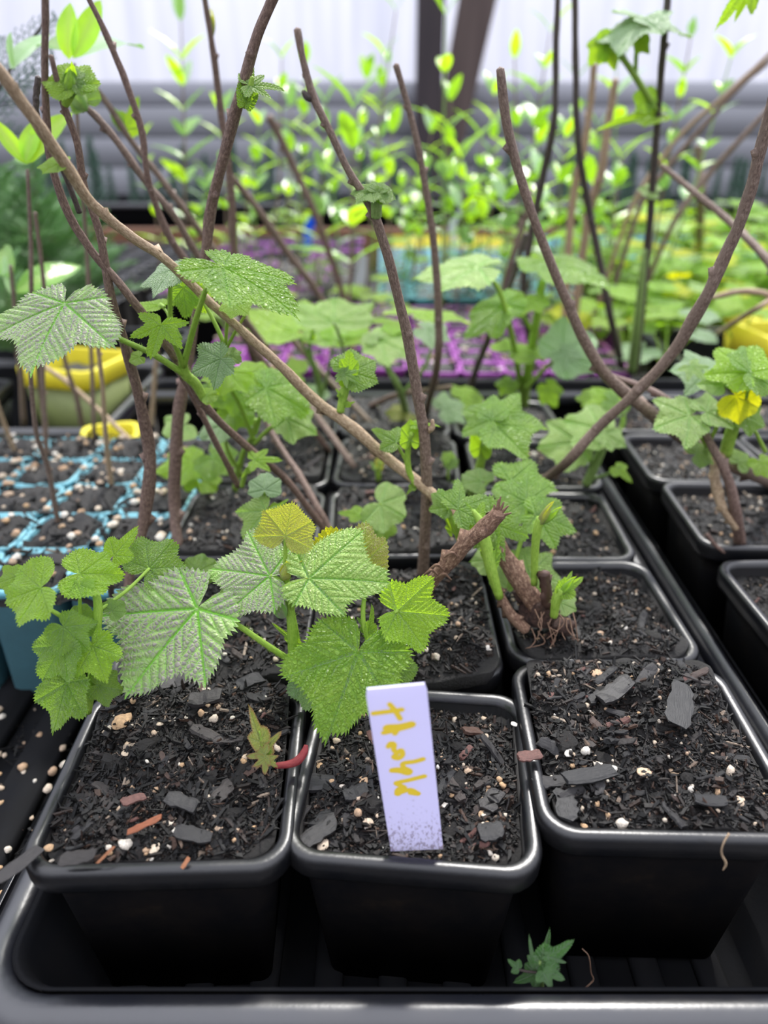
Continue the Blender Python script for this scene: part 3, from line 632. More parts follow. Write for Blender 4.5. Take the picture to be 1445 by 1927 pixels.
def pack(x0, y0, nx, ny, c, z0, h, mat, label, name='cell_pack', group=None, rz=0, up=0., over=.88, nperl=0, ncr=0, seed=0, drop=None, mats=None):
    t = thing(name, label, 'plant pots', (x0, y0, z0), group, rz)
    cm = [cell_mesh(c-.0008, h, m) for m in (mats or [mat])]; sms = [cell_soil(c, h, seed+i, over, up=up) for i in range(3)]; rs = random.Random(seed); pts = []
    for j in range(ny):
        for i in range(nx):
            x = (i+.5)*c; y = (j+.5)*c
            if drop and drop(i, j): continue
            ce = link('cell', cm[(i+j*2) % len(cm)], t, T(x, y, 0))
            link('soil', rs.choice(sms), ce, T(0, 0, 0, 0, 0, rs.choice((0, PI/2, PI))), 'stuff')
            for _ in range(nperl):
                s = rs.uniform(.0012, .0034); link('perlite_grain', rs.choice(PERL), ce, T(rs.uniform(-.47, .47)*c, rs.uniform(-.47, .47)*c, h+up+s*.1, 0, 0, rs.uniform(0, 6), s))
            for _ in range(ncr): pts.append((x+rs.uniform(-.5, .5)*c, y+rs.uniform(-.5, .5)*c, h+up*.7+.001*rs.random()))
    if pts: crumbs(t, 'soil_crumbs', pts, size=(.001, .005), seed=seed)
    return t
pack(-.1300-6*.046, .338, 6, 5, .046, -.0745, .0735, M_blue, 'light blue square cell pack at the left, brimming with gritty mix', up=.003, over=1.0, nperl=9, ncr=120, seed=3)
pack(-.205, .775, 5, 4, .046, -.092, .088, M_purple, 'purple cell pack behind the long diagonal cane, left of centre', up=.001, over=.93, nperl=4, ncr=22, seed=5)
pack(.035, .760, 5, 4, .046, -.092, .088, M_purple, 'purple cell pack right of centre, nearest the camera', up=.001, over=.93, nperl=4, ncr=22, seed=6)
pack(-.205, .975, 5, 3, .046, -.092, .088, M_purple, 'purple cell pack behind the left-of-centre purple one', up=.001, over=.93, nperl=3, ncr=12, seed=7)
pack(.035, .960, 6, 3, .046, -.092, .088, M_purple, 'purple cell pack just in front of the pale blue cells', up=.001, over=.93, nperl=3, ncr=12, seed=8)
pack(-.01, 1.14, 6, 4, .052, -.092, .092, M_blue2, 'pale blue cell pack in the middle distance', up=-.0005, over=.93, nperl=3, ncr=8, seed=9)
pack(-.01, 1.37, 6, 6, .052, -.092, .092, M_blue2, 'pale blue cell pack far back, before the yellow cells', up=-.001, over=.93, nperl=1, ncr=5, seed=10)
pack(-.36, 1.15, 6, 8, .052, -.092, .088, M_purple, 'far purple and black cell pack left of centre', up=-.0005, over=.93, nperl=3, ncr=6, seed=11, mats=[M_black, M_black, M_purple, M_black])
pack(-.36, 1.60, 6, 6, .052, -.092, .088, M_purple, 'farthest purple and black cell pack before the timber board', up=-.006, nperl=1, ncr=4, seed=12, mats=[M_black, M_purple, M_black])
pack(.02, 1.72, 5, 4, .052, -.092, .088, M_yellow, 'yellow cell pack in front of the timber board', up=-.006, nperl=1, ncr=4, seed=13)
pack(.36, 1.12, 8, 5, .058, -.092, .09, M_lime, 'lime green cell pack at the right, under the low lime foliage', up=-.006, nperl=1, ncr=5, seed=14)
pack(.36, 1.45, 9, 8, .058, -.092, .09, M_blue2, 'pale blue and lime cell pack at the far right', up=-.006, nperl=1, ncr=3, seed=15, mats=[M_blue2, M_lime])
pack(-1.0, 1.1, 10, 12, .06, -.092, .085, M_black, 'black cell pack at the far left behind the conifers', up=-.006, nperl=1, ncr=3, seed=16)
# pots and trays farther off
tray(-.60, -.255, .640, .86, -.022, -.088, 'black tray at the left holding the yellow-rimmed pot', ribs=0, rimw=.010, wall=.006)
tray(-.245, .33, .705, .752, -.006, -.088, 'narrow black tray crossing behind the front tray', ribs=0, rimw=.008, wall=.004)
tray(-.70, -.27, .90, 1.08, -.03, -.088, 'black tray behind the yellow-rimmed pot', ribs=0, rimw=.010, wall=.006)
def simple_pot(x, y, z, size, h, label, rimmat, bodymat, rz=0, name='plant_pot', rimh=.016, cat='plant pot'):
    t = thing(name, label, cat, (x, y, z), None, rz)
    V, Fc = shell(size, size, .012, [(.012, 0), (.004, h-rimh), (.006, h-rimh), (.012, h-rimh-.01), (.016, .003)], 4); link('pot_body', mesh('pot_body', V, Fc, bodymat), t)
    V, Fc = shell(size, size, .012, [(.003, h-rimh), (.0005, h-rimh+.001), (0, h-.001), (.0008, h), (.0045, h), (.005, h-.002), (.007, h-.02)], 4, cap=False); link('rim', mesh('rim', V, Fc, rimmat), t)
    o = link('soil', cell_soil(size-.006, h-.012, 3), t, None, 'stuff'); return t
simple_pot(-.322, .765, -.084, .088, .094, 'square pot with a bright yellow rim and olive body in the left tray', M_yellow, M_olive, math.radians(-14), rimh=.02)
simple_pot(-.42, .70, -.084, .088, .078, 'black square pot beside the yellow-rimmed pot', M_black, M_black, .1)
tray(.365, .75, .70, 1.08, -.030, -.088, 'black tray at the right holding olive and yellow pots', ribs=0, rimw=.012, wall=.008)
simple_pot(.445, .80, -.084, .10, .115, 'olive pot with a wide yellow band at the right edge', M_yellow, M_olive, .1, rimh=.035)
simple_pot(.555, .83, -.084, .10, .112, 'olive and yellow pot half outside the right edge', M_yellow, M_olive, -.1, rimh=.05)
simple_pot(.50, .95, -.084, .10, .10, 'yellow pot behind the olive pots at the right', M_yellow, M_yellow, .2)
# black trays of the back bench
for i in range(7):
    tray(-2.3+i*.68, -2.3+i*.68+.66, 2.25, 2.62, .045, -.015, 'black seedling tray on the back bench, %s from the left' % ('first', 'second', 'third', 'fourth', 'fifth', 'sixth', 'seventh')[i], ribs=0, rimw=.012, wall=.006, name='seedling_tray', group=None)
# the yellow curved pieces and loose labels
def slab(root_name, label, cat, pts4, mat, th=.0006, name_parts=None):
    """thin flat label from four world corners, given real thickness"""
    a, b, c, d = [Vector(p) for p in pts4]; n = (b-a).cross(d-a).normalized()*th; V = []
    o = a
    for f in range(7):
        t = f/6; l = a.lerp(d, t); r = b.lerp(c, t); V += [l, r]
    m = len(V); V += [v+n for v in V]; Fc = []
    for f in range(6):
        k = f*2; Fc += [[k, k+1, k+3, k+2], [m+k+2, m+k+3, m+k+1, m+k], [k, k+2, m+k+2, m+k], [k+1, m+k+1, m+k+3, k+3]]
    Fc += [[0, m, m+1, 1], [m-2, m-1, 2*m-1, 2*m-2]]
    ob = link(root_name, mesh(root_name, [v-o for v in V], Fc, mat, False)); ob.location = o; ob['label'] = label; ob['category'] = cat; return ob
def pxlabel(nm, label, p, Y, mat, **kw): return slab(nm, label, 'label', [at(x, y, Y) for x, y in p], mat, **kw)
pxlabel('plant_label', 'bright blue plastic plant label standing in the far cells', [(566, 470), (584, 472), (594, 408), (574, 412)], 1.55, M_bluelabel)
pxlabel('plant_label', 'curved clear plastic label left of the pale blue cells', [(664, 548), (684, 550), (696, 482), (678, 476)], 1.25, M_clear)
pxlabel('plant_label', 'narrow clear plastic label right of the long centre cane', [(724, 590), (732, 592), (742, 500), (736, 500)], 1.15, M_clear)
pxlabel('plant_label', 'short lilac plastic label standing in the purple cells', [(830, 728), (842, 728), (840, 696), (828, 696)], .80, M_clear)
pxlabel('plant_label', 'violet plastic label leaning left of the small bright shoot', [(588, 720), (604, 722), (612, 668), (594, 666)], .80, M_purple)
pxlabel('plant_label', 'violet plastic label beside the long diagonal cane', [(456, 700), (470, 694), (482, 652), (462, 656)], .80, M_purple)
pxlabel('plant_label', 'white plastic label standing behind the thin centre twig', [(850, 470), (860, 470), (858, 412), (846, 412)], 1.5, M_clear)
pxlabel('plant_label', 'white plastic label propped in the far lime cells', [(836, 440), (846, 440), (872, 398), (862, 396)], 1.7, M_clear)
def bar3(nm, label, cat, px0, px1, Y, hpx, mat):
    a = at(px0[0], px0[1], Y); b = at(px1[0], px1[1], Y); r = hpx/2/F*Y
    t = thing(nm, label, cat, (a+b)/2); V, Fc = shell((b-a).length, r*2.4, r, [(r*.4, -r), (0, -r*.6), (0, r*.6), (r*.4, r), (r*1.0, r*.8), (r*1.1, -r*.2)], 5)
    link('frame', mesh('frame', V, Fc, mat), t); return t
bar3('red_pot', 'bright red oblong pot rim behind the front leaves, left of centre', 'plant pot', (462, 610), (590, 610), .95, 24, M_red)
# the yellow scraps at the left
yl = simple_pot(-.395, .56, -.085, .09, .088, 'low yellow-rimmed pot at the left edge behind the blue cells', M_yellow, M_olive, .3)
simple_pot(-.245, .625, -.088, .05, .07, 'small yellow pot between two canes behind the blue cells', M_yellow, M_olive, .3)
# ============================================================ the white name tag
a, b = at(733, 1585, .1785), at(833, 1590, .1785); d, c = at(687, 1296, .1770), at(802, 1285, .1770)
d0 = a+(a-d)*.06; c0 = b+(b-c)*.02
tg = thing('name_tag', 'white plastic plant tag handwritten in yellow, pushed into the middle front pot', 'label', ((a+b)/2))
def tagmat():
    m, t, bs, out = newmat('tag_plastic'); co = N(t, 'ShaderNodeTexCoord').outputs['Object']
    n = N(t, 'ShaderNodeTexNoise', Scale=1100.0, Detail=5.0, Roughness=.7); mp = N(t, 'ShaderNodeMapping'); mp.inputs['Scale'].default_value = (1, 1, .55); t.links.new(co, mp.inputs[0]); t.links.new(mp.outputs[0], n.inputs['Vector'])
    s = N(t, 'ShaderNodeSeparateXYZ'); t.links.new(co, s.inputs[0])
    g = N(t, 'ShaderNodeMapRange'); t.links.new(s.outputs['Z'], g.inputs[0]); g.inputs[1].default_value = -.002; g.inputs[2].default_value = .04; g.inputs[3].default_value = .12; g.inputs[4].default_value = -.14
    ad = N(t, 'ShaderNodeMath', operation='ADD'); t.links.new(n.outputs[0], ad.inputs[0]); t.links.new(g.outputs[0], ad.inputs[1])
    t.links.new(ramp(t, ad.outputs[0], [(.60, (.74, .72, .93)), (.66, (.16, .11, .09))]), bs.inputs['Base Color']); bs.inputs['Roughness'].default_value = .4
    tr = N(t, 'ShaderNodeBsdfTranslucent'); tr.inputs[0].default_value = (.78, .76, .95, 1); mx = N(t, 'ShaderNodeMixShader'); mx.inputs[0].default_value = .4; t.links.new(bs.outputs[0], mx.inputs[1]); t.links.new(tr.outputs[0], mx.inputs[2]); t.links.new(mx.outputs[0], out.inputs[0])
    return m
M_tag = tagmat(); M_ink, t_, b_, o_ = newmat('yellow_marker'); b_.inputs['Base Color'].default_value = (.82, .60, .04, 1); b_.inputs['Roughness'].default_value = .45
n = (b-a).cross(d-a).normalized(); nn = n if n.dot(CAM-a) > 0 else -n
V = []; rr = .06
ring = [d0, c0, b.lerp(c, .96), b.lerp(c, 1.0)+(d-c)*.03, d+(c-d)*.03, a.lerp(d, .965)]
V = [p+nn*.0005 for p in ring]+[p-nn*.0004 for p in ring]; m = len(ring)
Fc = [list(range(m)), list(range(m, 2*m))[::-1]]+[[i, (i+1) % m, m+(i+1) % m, m+i] for i in range(m)]
V = [Vector(v)-tg.location for v in V]; link('tag_blade', mesh('tag_blade', V, Fc, M_tag, False), tg)
strokes = [[(850, 580), (905, 573), (960, 566), (1012, 558)], [(943, 528), (970, 560), (1002, 610)], [(908, 690), (985, 672), (1068, 648), (1066, 636), (1000, 650), (928, 655), (925, 672), (985, 664), (972, 694)],
           [(935, 768), (948, 750), (968, 755), (966, 785), (985, 800), (1008, 788), (1015, 815), (992, 834), (966, 828), (980, 812)],
           [(1132, 838), (1085, 852), (1022, 862), (1022, 885), (1058, 905), (1045, 920), (1000, 908), (950, 903), (985, 896), (1030, 900)],
           [(1140, 935), (1060, 955), (985, 972), (985, 980), (1028, 1000), (990, 1010), (985, 1038), (1010, 1025), (1060, 1012), (1090, 1025), (1105, 1036), (1060, 1030)]]
for st in strokes:
    P = [onplane(420+x/3.01, 1150+y/3.01, a+nn*.00062, nn) for x, y in st]; pts, _ = smooth_path(P, 6*len(P)); V = []; Fc = []; r = .00088
    for i, p in enumerate(pts):
        t = (pts[min(i+1, len(pts)-1)]-pts[max(i-1, 0)]).normalized(); s = nn.cross(t); V += [p+s*r+nn*.00003*(i % 2), p-s*r+nn*.00003*(i % 2)]
    for i in range(len(pts)-1): Fc.append([2*i, 2*i+1, 2*i+3, 2*i+2])
    for p, k in ((pts[0], 0), (pts[-1], 1)):
        q = len(V); V += [p+nn*.00002+(s*math.cos(g*PI/5)+nn.cross(s)*math.sin(g*PI/5))*r for g in range(10)]; Fc.append(list(range(q, q+10)))
    V = [v-tg.location for v in V]; link('lettering', mesh('lettering', V, Fc, M_ink, False), tg)
# ============================================================ the plants
def G(px, py, z=0.): return on(px, py, z).y
def plant(label, px, py, Y, name='thimbleberry_plant', cat='plant', group=None): return thing(name, label, cat, at(px, py, Y), group)
UP = (0, -.30, .95); FC = (0, -.72, .70); BK = (0, .25, .97)
# ---- 1 hero plant behind the name tag
p = plant('low leafy plant with big wrinkled bronze-green leaves directly behind the white tag', 560, 1312, .254)
stalk(p, [(560, 1314, .254), (557, 1265, .255), (554, 1215, .256), (548, 1160, .256), (541, 1105, .257), (537, 1062, .258)], [20, 27, 26, 18, 12, 9], M_stem, 'stem', hairs=260)
stalk(p, [(556, 1250, .255), (500, 1213, .250), (440, 1172, .247), (402, 1152, .248), (371, 1147, .2485)], [13, 12, 11, 9, 6], hairs=300)
leaf(p, 371, 1145, .246, 228, 1305, (-.10, -.62, .78), L_bronze, 'palm', wid=1.0, asym=(.78, 1.15), bend=.10, ripple=.02, seed=3, teeth=44, label='largest leaf, bronze and wrinkled')
stalk(p, [(541, 1105, .257), (525, 1090, .2565), (509, 1083, .2565)], [9, 8, 6], hairs=60)
leaf(p, 508, 1084, .256, 392, 1066, (-.05, -.60, .80), L_bronze, 'broad', wid=1.05, bend=.12, seed=8, teeth=38, label='bronze tinted leaf')
stalk(p, [(546, 1150, .256), (560, 1120, .253), (578, 1092, .2515)], [10, 8, 6], hairs=60)
leaf(p, 581, 1088, .250, 740, 1086, (.0, -.62, .78), L_pale, 'broad', wid=1.0, bend=.14, seed=5, teeth=44, pass_=0) if 0 else leaf(p, 581, 1088, .250, 738, 1088, (.0, -.62, .78), L_pale, 'palm', wid=.85, asym=(1.1, .78), bend=.14, seed=5, teeth=44)
stalk(p, [(537, 1065, .258), (537, 1040, .258), (537, 1012, .258)], [9, 8, 7], hairs=120)
leaf(p, 537, 1008, .258, 552, 938, (.05, -.88, .45), L_gold, 'fan', wid=1.0, bend=-.1, cup=.22, seed=11, teeth=34, label='young golden leaf')
stalk(p, [(700, 1235, .246), (690, 1200, .246), (683, 1160, .247), (686, 1115, .250)], [9, 9, 9, 8], hairs=90)
stalk(p, [(557, 1262, .255), (610, 1250, .248), (672, 1228, .243)], [10, 9, 8], hairs=60)
leaf(p, 674, 1226, .240, 614, 1390, (.0, -.70, .72), L_green, 'broad', wid=1.1, asym=(.85, 1.0), bend=.14, seed=7, teeth=50, ripple=.02, label='large green leaf hanging behind the tag')
leaf(p, 640, 1066, .264, 548, 1034, (-.1, -.85, .5), L_yellow, 'fan', wid=.9, seed=13, teeth=24, label='yellow leaf lit from behind')
leaf(p, 682, 1062, .264, 690, 976, (.1, -.85, .5), L_gold, 'fan', wid=.75, seed=14, teeth=24, label='golden toothed leaf')
leaf(p, 672, 1075, .264, 722, 1060, (.1, -.85, .5), L_yellow, 'broad', wid=.5, seed=15)
stalk(p, [(706, 1236, .246), (725, 1175, .246), (736, 1160, .246), (748, 1148, .246)], [10, 10, 9, 7], hairs=110)
leaf(p, 748, 1150, .246, 848, 1160, (.25, -.80, .55), L_lime, 'broad', wid=.95, cup=.2, fold=.1, seed=17, teeth=34, label='bright folded leaf right of the stem')
leaf(p, 692, 1190, .247, 706, 1136, (.8, -.6, .2), L_lime, 'trefoil', wid=.55, fold=.3, seed=18)
leaf(p, 690, 1185, .249, 672, 1160, (.3, -.8, .5), L_green, 'trefoil', wid=.6, seed=19)
leaf(p, 735, 1262, .256, 792, 1262, (.1, -.75, .6), L_green, 'fan', wid=1., seed=20)
leaf(p, 590, 1275, .251, 580, 1345, (.0, -.85, .5), L_grey, 'fan', wid=.9, seed=21)
leaf(p, 415, 1130, .256, 440, 1160, (.1, -.70, .7), L_pale, 'fan', wid=1.2, seed=22)
leaf(p, 560, 1075, .262, 590, 1062, (.0, -.6, .8), L_grey, 'trefoil', wid=.9, seed=23)
bud(p, 536, 1090, .254, 44, 8, L_gold, .42, label='plump hairy leaf bud'); bud(p, 533, 1160, .2535, 52, -14, L_bronze, .42); bud(p, 548, 1080, .256, 40, 35, L_redtip if False else L_red, .2)
leaf(p, 556, 1208, .254, 508, 1172, (-.3, -.8, .5), L_lime, 'trefoil', res=1, wid=.28, seed=25); leaf(p, 548, 1258, .252, 518, 1250, (0, -.6, .8), L_pale, 'trefoil', res=1, wid=.5, seed=26)
# ---- 2 small plant behind it
p = plant('small plant with two stacked pale leaves below the dark twigs, left of centre', 505, 1060, G(505, 1060))
stalk(p, [(505, 1060, .362), (500, 1000, .345), (498, 950, .335), (498, 925, .330)], [8, 7, 7, 6])
leaf(p, 498, 922, .330, 500, 885, (0, -.70, .70), L_grey, 'fan', wid=1.1, seed=31, teeth=24); leaf(p, 500, 962, .325, 455, 1012, (-.1, -.75, .65), L_pale, 'broad', wid=1.0, seed=32); leaf(p, 506, 1000, .34, 520, 1018, (.1, -.7, .7), L_pale, 'fan', res=1, seed=33); leaf(p, 512, 960, .33, 545, 938, (.2, -.8, .5), L_lime, 'trefoil', res=1, wid=.4, seed=34)
# ---- 3 red stemmed sprout
p = plant('tiny red-stemmed sprout lying on the rim between the two left pots', 574, 1408, 0.2155, cat='sprout', name='sprout')
stalk(p, [(576, 1402, 0.2145), (573, 1415, 0.2130), (562, 1430, 0.2110), (545, 1438, 0.2100), (518, 1441, 0.2090)], [8, 15, 17, 15, 11], M_pinkstem, 'stem')
stalk(p, [(518, 1441, 0.2090), (500, 1425, 0.2095), (493, 1400, 0.2105), (488, 1375, 0.2115)], [9, 8, 7, 5], M_stem, 'stem', hairs=60)
leaf(p, 489, 1395, 0.2100, 470, 1328, (.5, -.8, .3), L_red, 'trefoil', wid=.45, fold=.25, seed=41); leaf(p, 493, 1412, 0.2095, 532, 1378, (.2, -.85, .4), L_red, 'trefoil', wid=.6, fold=.2, seed=42)
leaf(p, 498, 1420, 0.2075, 462, 1425, (-.1, -.75, .6), L_red, 'star', wid=.9, seed=43); leaf(p, 500, 1428, .2065, 498, 1458, (0, -.75, .6), L_red, 'star', wid=1.2, seed=44); leaf(p, 496, 1418, 0.2090, 508, 1385, (.1, -.9, .3), L_lime, 'trefoil', wid=.5, fold=.2, seed=45)
# ---- 4 bright plant at the left edge
p = plant('bright green bushy plant at the left edge in front of the blue pots', 165, 1338, .232)
stalk(p, [(165, 1340, .232), (172, 1290, .232), (178, 1230, .234), (185, 1150, .238), (180, 1110, .24)], [16, 18, 16, 18, 14], M_stem, 'stem', hairs=60)
stalk(p, [(178, 1230, .234), (120, 1165, .23), (85, 1140, .228), (80, 1108, .228)], [9, 9, 8, 6]); stalk(p, [(170, 1300, .232), (155, 1275, .23), (125, 1260, .226)], [9, 8, 6]); stalk(p, [(160, 1200, .236), (152, 1160, .237), (150, 1110, .238)], [8, 8, 6]); stalk(p, [(185, 1150, .238), (240, 1110, .252), (281, 1070, .262)], [7, 7, 6])
for a in [(76, 1106, .228, 0, 1132, (-.15, -.55, .82), L_lime, 'fan', 51, 1.15), (150, 1080, .24, 238, 1078, (.1, -.5, .85), L_lime, 'fan', 52, .8), (215, 1045, .255, 262, 990, (.6, -.6, .55), L_lime, 'trefoil', 53, .6), (280, 1070, .262, 332, 1012, (.0, -.62, .78), L_green, 'fan', 54, 1.0), (150, 1100, .236, 150, 1128, (0, -.6, .8), L_lime, 'fan', 55, 1.3),
          (120, 1180, .226, 168, 1225, (.2, -.8, .5), L_green, 'broad', 56, 1.0), (118, 1215, .224, 75, 1280, (-.2, -.85, .45), L_green, 'broad', 57, .95), (125, 1285, .222, 100, 1378, (-.1, -.92, .35), L_green, 'broad', 58, .75), (175, 1215, .228, 198, 1285, (.15, -.7, .7), L_lime, 'broad', 59, .9), (185, 1290, .228, 235, 1300, (.2, -.8, .6), L_green, 'broad', 60, 1.0), (140, 1290, .225, 150, 1325, (.3, -.85, .4), L_green, 'fan', 61, 1.0), (30, 1085, .235, -12, 1100, (-.2, -.6, .7), L_lime, 'broad', 62, .9), (210, 1150, .24, 235, 1130, (.2, -.5, .8), L_green, 'fan', 63, 1.0), (372, 1075, .30, 412, 1055, (.1, -.6, .8), L_green, 'fan', 64, 1.0), (105, 1235, .228, 92, 1190, (-.3, -.8, .5), L_green, 'fan', 65, .9), (150, 1170, .235, 190, 1160, (.1, -.7, .6), L_green, 'fan', 66, 1.1), (330, 1085, .29, 310, 1095, (.1, -.3, .8), L_lime, 'fan', 67, 1.3)]:
    leaf(p, *a[:7], a[7], 2, a[8], wid=a[9], bend=.22, ripple=.09, cup=.16, teeth=32)
bud(p, 205, 1255, .23, 60, -8, L_lime, .25)
# ---- 5 cane with the large upper-left leaves
p = plant('dark arching cane carrying the large leaves in the upper left', 622, 1012, G(622, 1012), name='thimbleberry_plant')
cane(p, [(622, 1012, G(622, 1012)), (540, 905, .385), (470, 845, .365), (415, 795, .35), (372, 745, .34), (335, 680, .335), (285, 612, .33), (230, 540, .325), (165, 462, .32), (122, 385, .315), (95, 300, .31), (86, 200, .305), (85, 90, .30), (86, -30, .295)], [13, 15, 16, 16, 16, 15, 14, 13], M_red_cane, n=120)
cane(p, [(448, 915, .375), (400, 820, .36), (355, 730, .35), (330, 690, .345)], [11, 12, 12, 12], M_red_cane, name='twig')
st5 = [(385, 752, .338), (368, 722, .335), (350, 705, .332), (343, 680, .33)]
stalk(p, st5, [16, 20, 20, 15], M_stem, 'stem', hairs=120)
stalk(p, [(352, 708, .332), (290, 668, .322), (230, 640, .315), (190, 618, .31), (150, 592, .306), (124, 574, .304)], [13, 12, 11, 10, 8, 5], hairs=320)
leaf(p, 121, 570, .303, 52, 684, (-.12, -.50, .86), L_bronze, 'palm', wid=1.25, bend=.12, seed=71, teeth=48, ripple=.02, label='broad silvery wrinkled leaf at the far left')
stalk(p, [(345, 690, .33), (358, 640, .325), (375, 580, .315), (392, 535, .308), (420, 500, .30)], [13, 12, 11, 9, 7], hairs=320)
leaf(p, 418, 502, .298, 566, 568, (.22, -.20, .95), L_green, 'broad', wid=.9, mx=3.2, bend=.18, seed=72, teeth=52, ripple=.035, label='largest top leaf arching to the right')
stalk(p, [(340, 640, .335), (322, 600, .335), (320, 560, .332), (322, 515, .33)], [10, 9, 9, 8], hairs=150)
leaf(p, 325, 508, .328, 258, 522, (-.15, -.30, .95), L_grey, 'broad', wid=1.4, bend=.3, seed=73, teeth=38)
stalk(p, [(345, 690, .33), (332, 655, .322), (315, 625, .316), (304, 612, .313)], [11, 10, 8, 6], hairs=100)
leaf(p, 303, 611, .312, 280, 674, (-.1, -.72, .68), L_lime, 'star', wid=1.1, bend=.1, seed=74, teeth=28, label='young five-lobed star-shaped leaf')
stalk(p, [(378, 560, .34), (405, 610, .34), (420, 645, .34), (425, 670, .34)], [7, 8, 9, 9]); stalk(p, [(424, 650, .34), (427, 610, .335), (430, 585, .33)], [7, 6, 5], hairs=60); stalk(p, [(426, 655, .34), (445, 620, .335), (462, 592, .33)], [7, 6, 5], hairs=50)
leaf(p, 440, 572, .328, 470, 590, (.2, -.4, .85), L_lime, 'fan', wid=1.2, seed=75)
leaf(p, 415, 675, .32, 360, 700, (-.1, -.72, .68), L_grey, 'broad', wid=1.2, bend=.1, seed=76); leaf(p, 432, 668, .325, 455, 680, (.1, -.6, .8), L_pale, 'fan', seed=77, ripple=.1)
leaf(p, 345, 540, .345, 350, 600, (.0, -.9, .3), L_green, 'broad', wid=.8, seed=78); leaf(p, 365, 530, .35, 385, 590, (.0, -.9, .3), L_lime, 'broad', wid=.9, seed=79)
leaf(p, 300, 575, .35, 245, 566, (0, -.2, .97), L_lime, 'trefoil', wid=.8, seed=80); stalk(p, [(310, 578, .345), (302, 572, .35)], [6, 5]); stalk(p, [(330, 640, .34), (315, 590, .345), (300, 574, .35)], [6, 5, 5])
leaf(p, 262, 672, .325, 240, 680, (0, -.6, .8), L_lime, 'fan', res=1, seed=81); leaf(p, 388, 745, .336, 415, 740, (.1, -.5, .8), L_lime, 'fan', res=1, seed=82, ripple=.1)
stalk(p, [(455, 915, .37), (462, 890, .365), (480, 866, .36)], [10, 9, 6]); leaf(p, 480, 866, .358, 530, 862, (.1, -.5, .85), L_lime, 'star', wid=.8, seed=83); leaf(p, 472, 880, .36, 452, 900, (-.2, -.8, .5), L_lime, 'trefoil', res=1, wid=.4, seed=84)
# ---- 6 leafy side plant in the middle left
p = plant('leafy green plant tangled behind the arching dark canes, middle left', 470, 838, .44)
Yb = G(440, 930)
stalk(p, [(440, 930, Yb), (455, 860, .44), (475, 820, .42), (482, 790, .41)], [12, 11, 10, 9], M_stem, 'stem')
for a, w in [([(478, 830, .42), (455, 770, .41), (430, 722, .40), (425, 700, .40)], [10, 9, 8, 7]), ([(480, 815, .42), (492, 775, .41), (505, 735, .40)], [9, 8, 6]), ([(478, 835, .42), (510, 805, .41), (540, 790, .40)], [9, 8, 6]), ([(455, 895, .45), (430, 850, .43), (420, 810, .42)], [8, 7, 6])]: stalk(p, a, w)
for a in [(500, 730, .40, 585, 770, (.2, -.55, .8), L_green, 'broad', 1.0), (540, 788, .40, 596, 812, (.1, -.60, .8), L_pale, 'broad', 1.0), (430, 700, .40, 410, 742, (0, -.6, .8), L_lime, 'fan', 1.2), (470, 705, .405, 520, 712, (.2, -.5, .8), L_lime, 'fan', 1.0), (420, 800, .42, 370, 815, (-.1, -.5, .85), L_grey, 'broad', 1.2), (345, 800, .45, 300, 815, (0, -.4, .9), L_pale, 'fan', 1.2), (440, 770, .42, 480, 800, (.1, -.7, .7), L_green, 'fan', 1.0), (360, 870, .46, 290, 885, (0, -.5, .85), L_lime, 'broad', 1.0), (400, 860, .45, 440, 890, (0, -.6, .8), L_green, 'fan', 1.0), (385, 905, .45, 420, 900, (.1, -.6, .8), L_lime, 'fan', 1.0), (520, 760, .41, 540, 745, (.1, -.6, .7), L_lime, 'fan', 1.0), (400, 740, .41, 380, 770, (-.1, -.7, .6), L_green, 'fan', 1.0), (350, 905, .46, 375, 885, (-.1, -.7, .6), L_lime, 'fan', 1.0), (450, 740, .42, 400, 760, (-.1, -.7, .6), L_green, 'broad', 1.0)]:
    leaf(p, *a[:7], a[7], 1, None, wid=a[8], bend=.2, ripple=.06)
# ---- 7 the crown: cut stub, long tan diagonal cane, shoots and leaves
p = plant('old woody crown with a frayed cut stub and a long tan cane', 1015, 1200, G(1015, 1200))
def knob(root, px, py, Y, rpx, mat, name='crown', seed=1):
    o = at(px, py, Y); r = rpx/F*Y; me = lump(seed, mat, 3); me.name = name; link(name, me, root, Matrix.Translation(o-root.location) @ Matrix.Diagonal((r, r, r*1.2, 1)))
M_crown = soilmat('rooty_crown', (.02, .01, .008), (.17, .085, .06), .7, scale=5., dist=.004)
for i in range(14):
    rr_ = random.Random(i); x0 = 1000+i*6; y0 = 1165+rr_.uniform(-25, 25)
    stalk(p, [(x0, y0, .291), (x0+rr_.uniform(-14, 14), y0+22, .287), (x0+rr_.uniform(-26, 26), y0+rr_.uniform(30, 60), .284)], [3, 2.4, 1.5], M_wood, 'root')
knob(p, 1022, 1150, .300, 46, M_crown); knob(p, 990, 1120, .305, 28, M_crown, seed=2); knob(p, 1060, 1178, .292, 26, M_crown, seed=4)
cane(p, [(1025, 1160, .300), (985, 1105, .302), (950, 1050, .306), (925, 1005, .311), (870, 985, .322), (852, 962, .33)], [40, 38, 30, 26, 18], M_wood, name='old_wood', n=40, rough=.12)
cane(p, [(870, 990, .33), (800, 918, .335), (735, 868, .34), (660, 802, .34), (600, 760, .34), (530, 690, .335), (450, 618, .33), (385, 560, .325), (310, 488, .315), (240, 440, .305), (175, 385, .295), (125, 312, .285), (75, 240, .275), (0, 135, .265), (-60, 60, .26)], [19, 21, 22, 22, 19, 17, 17, 18, 19, 21, 24, 22, 20], M_tan, n=150, nodes=9, seg=11)
cane(p, [(735, 1200, .297), (770, 1150, .292), (815, 1092, .287), (870, 1030, .283), (915, 990, .280), (938, 965, .279)], [26, 27, 28, 30, 34, 30], M_wood, name='cut_stub', n=50, rough=.13, nodes=8, seg=12)
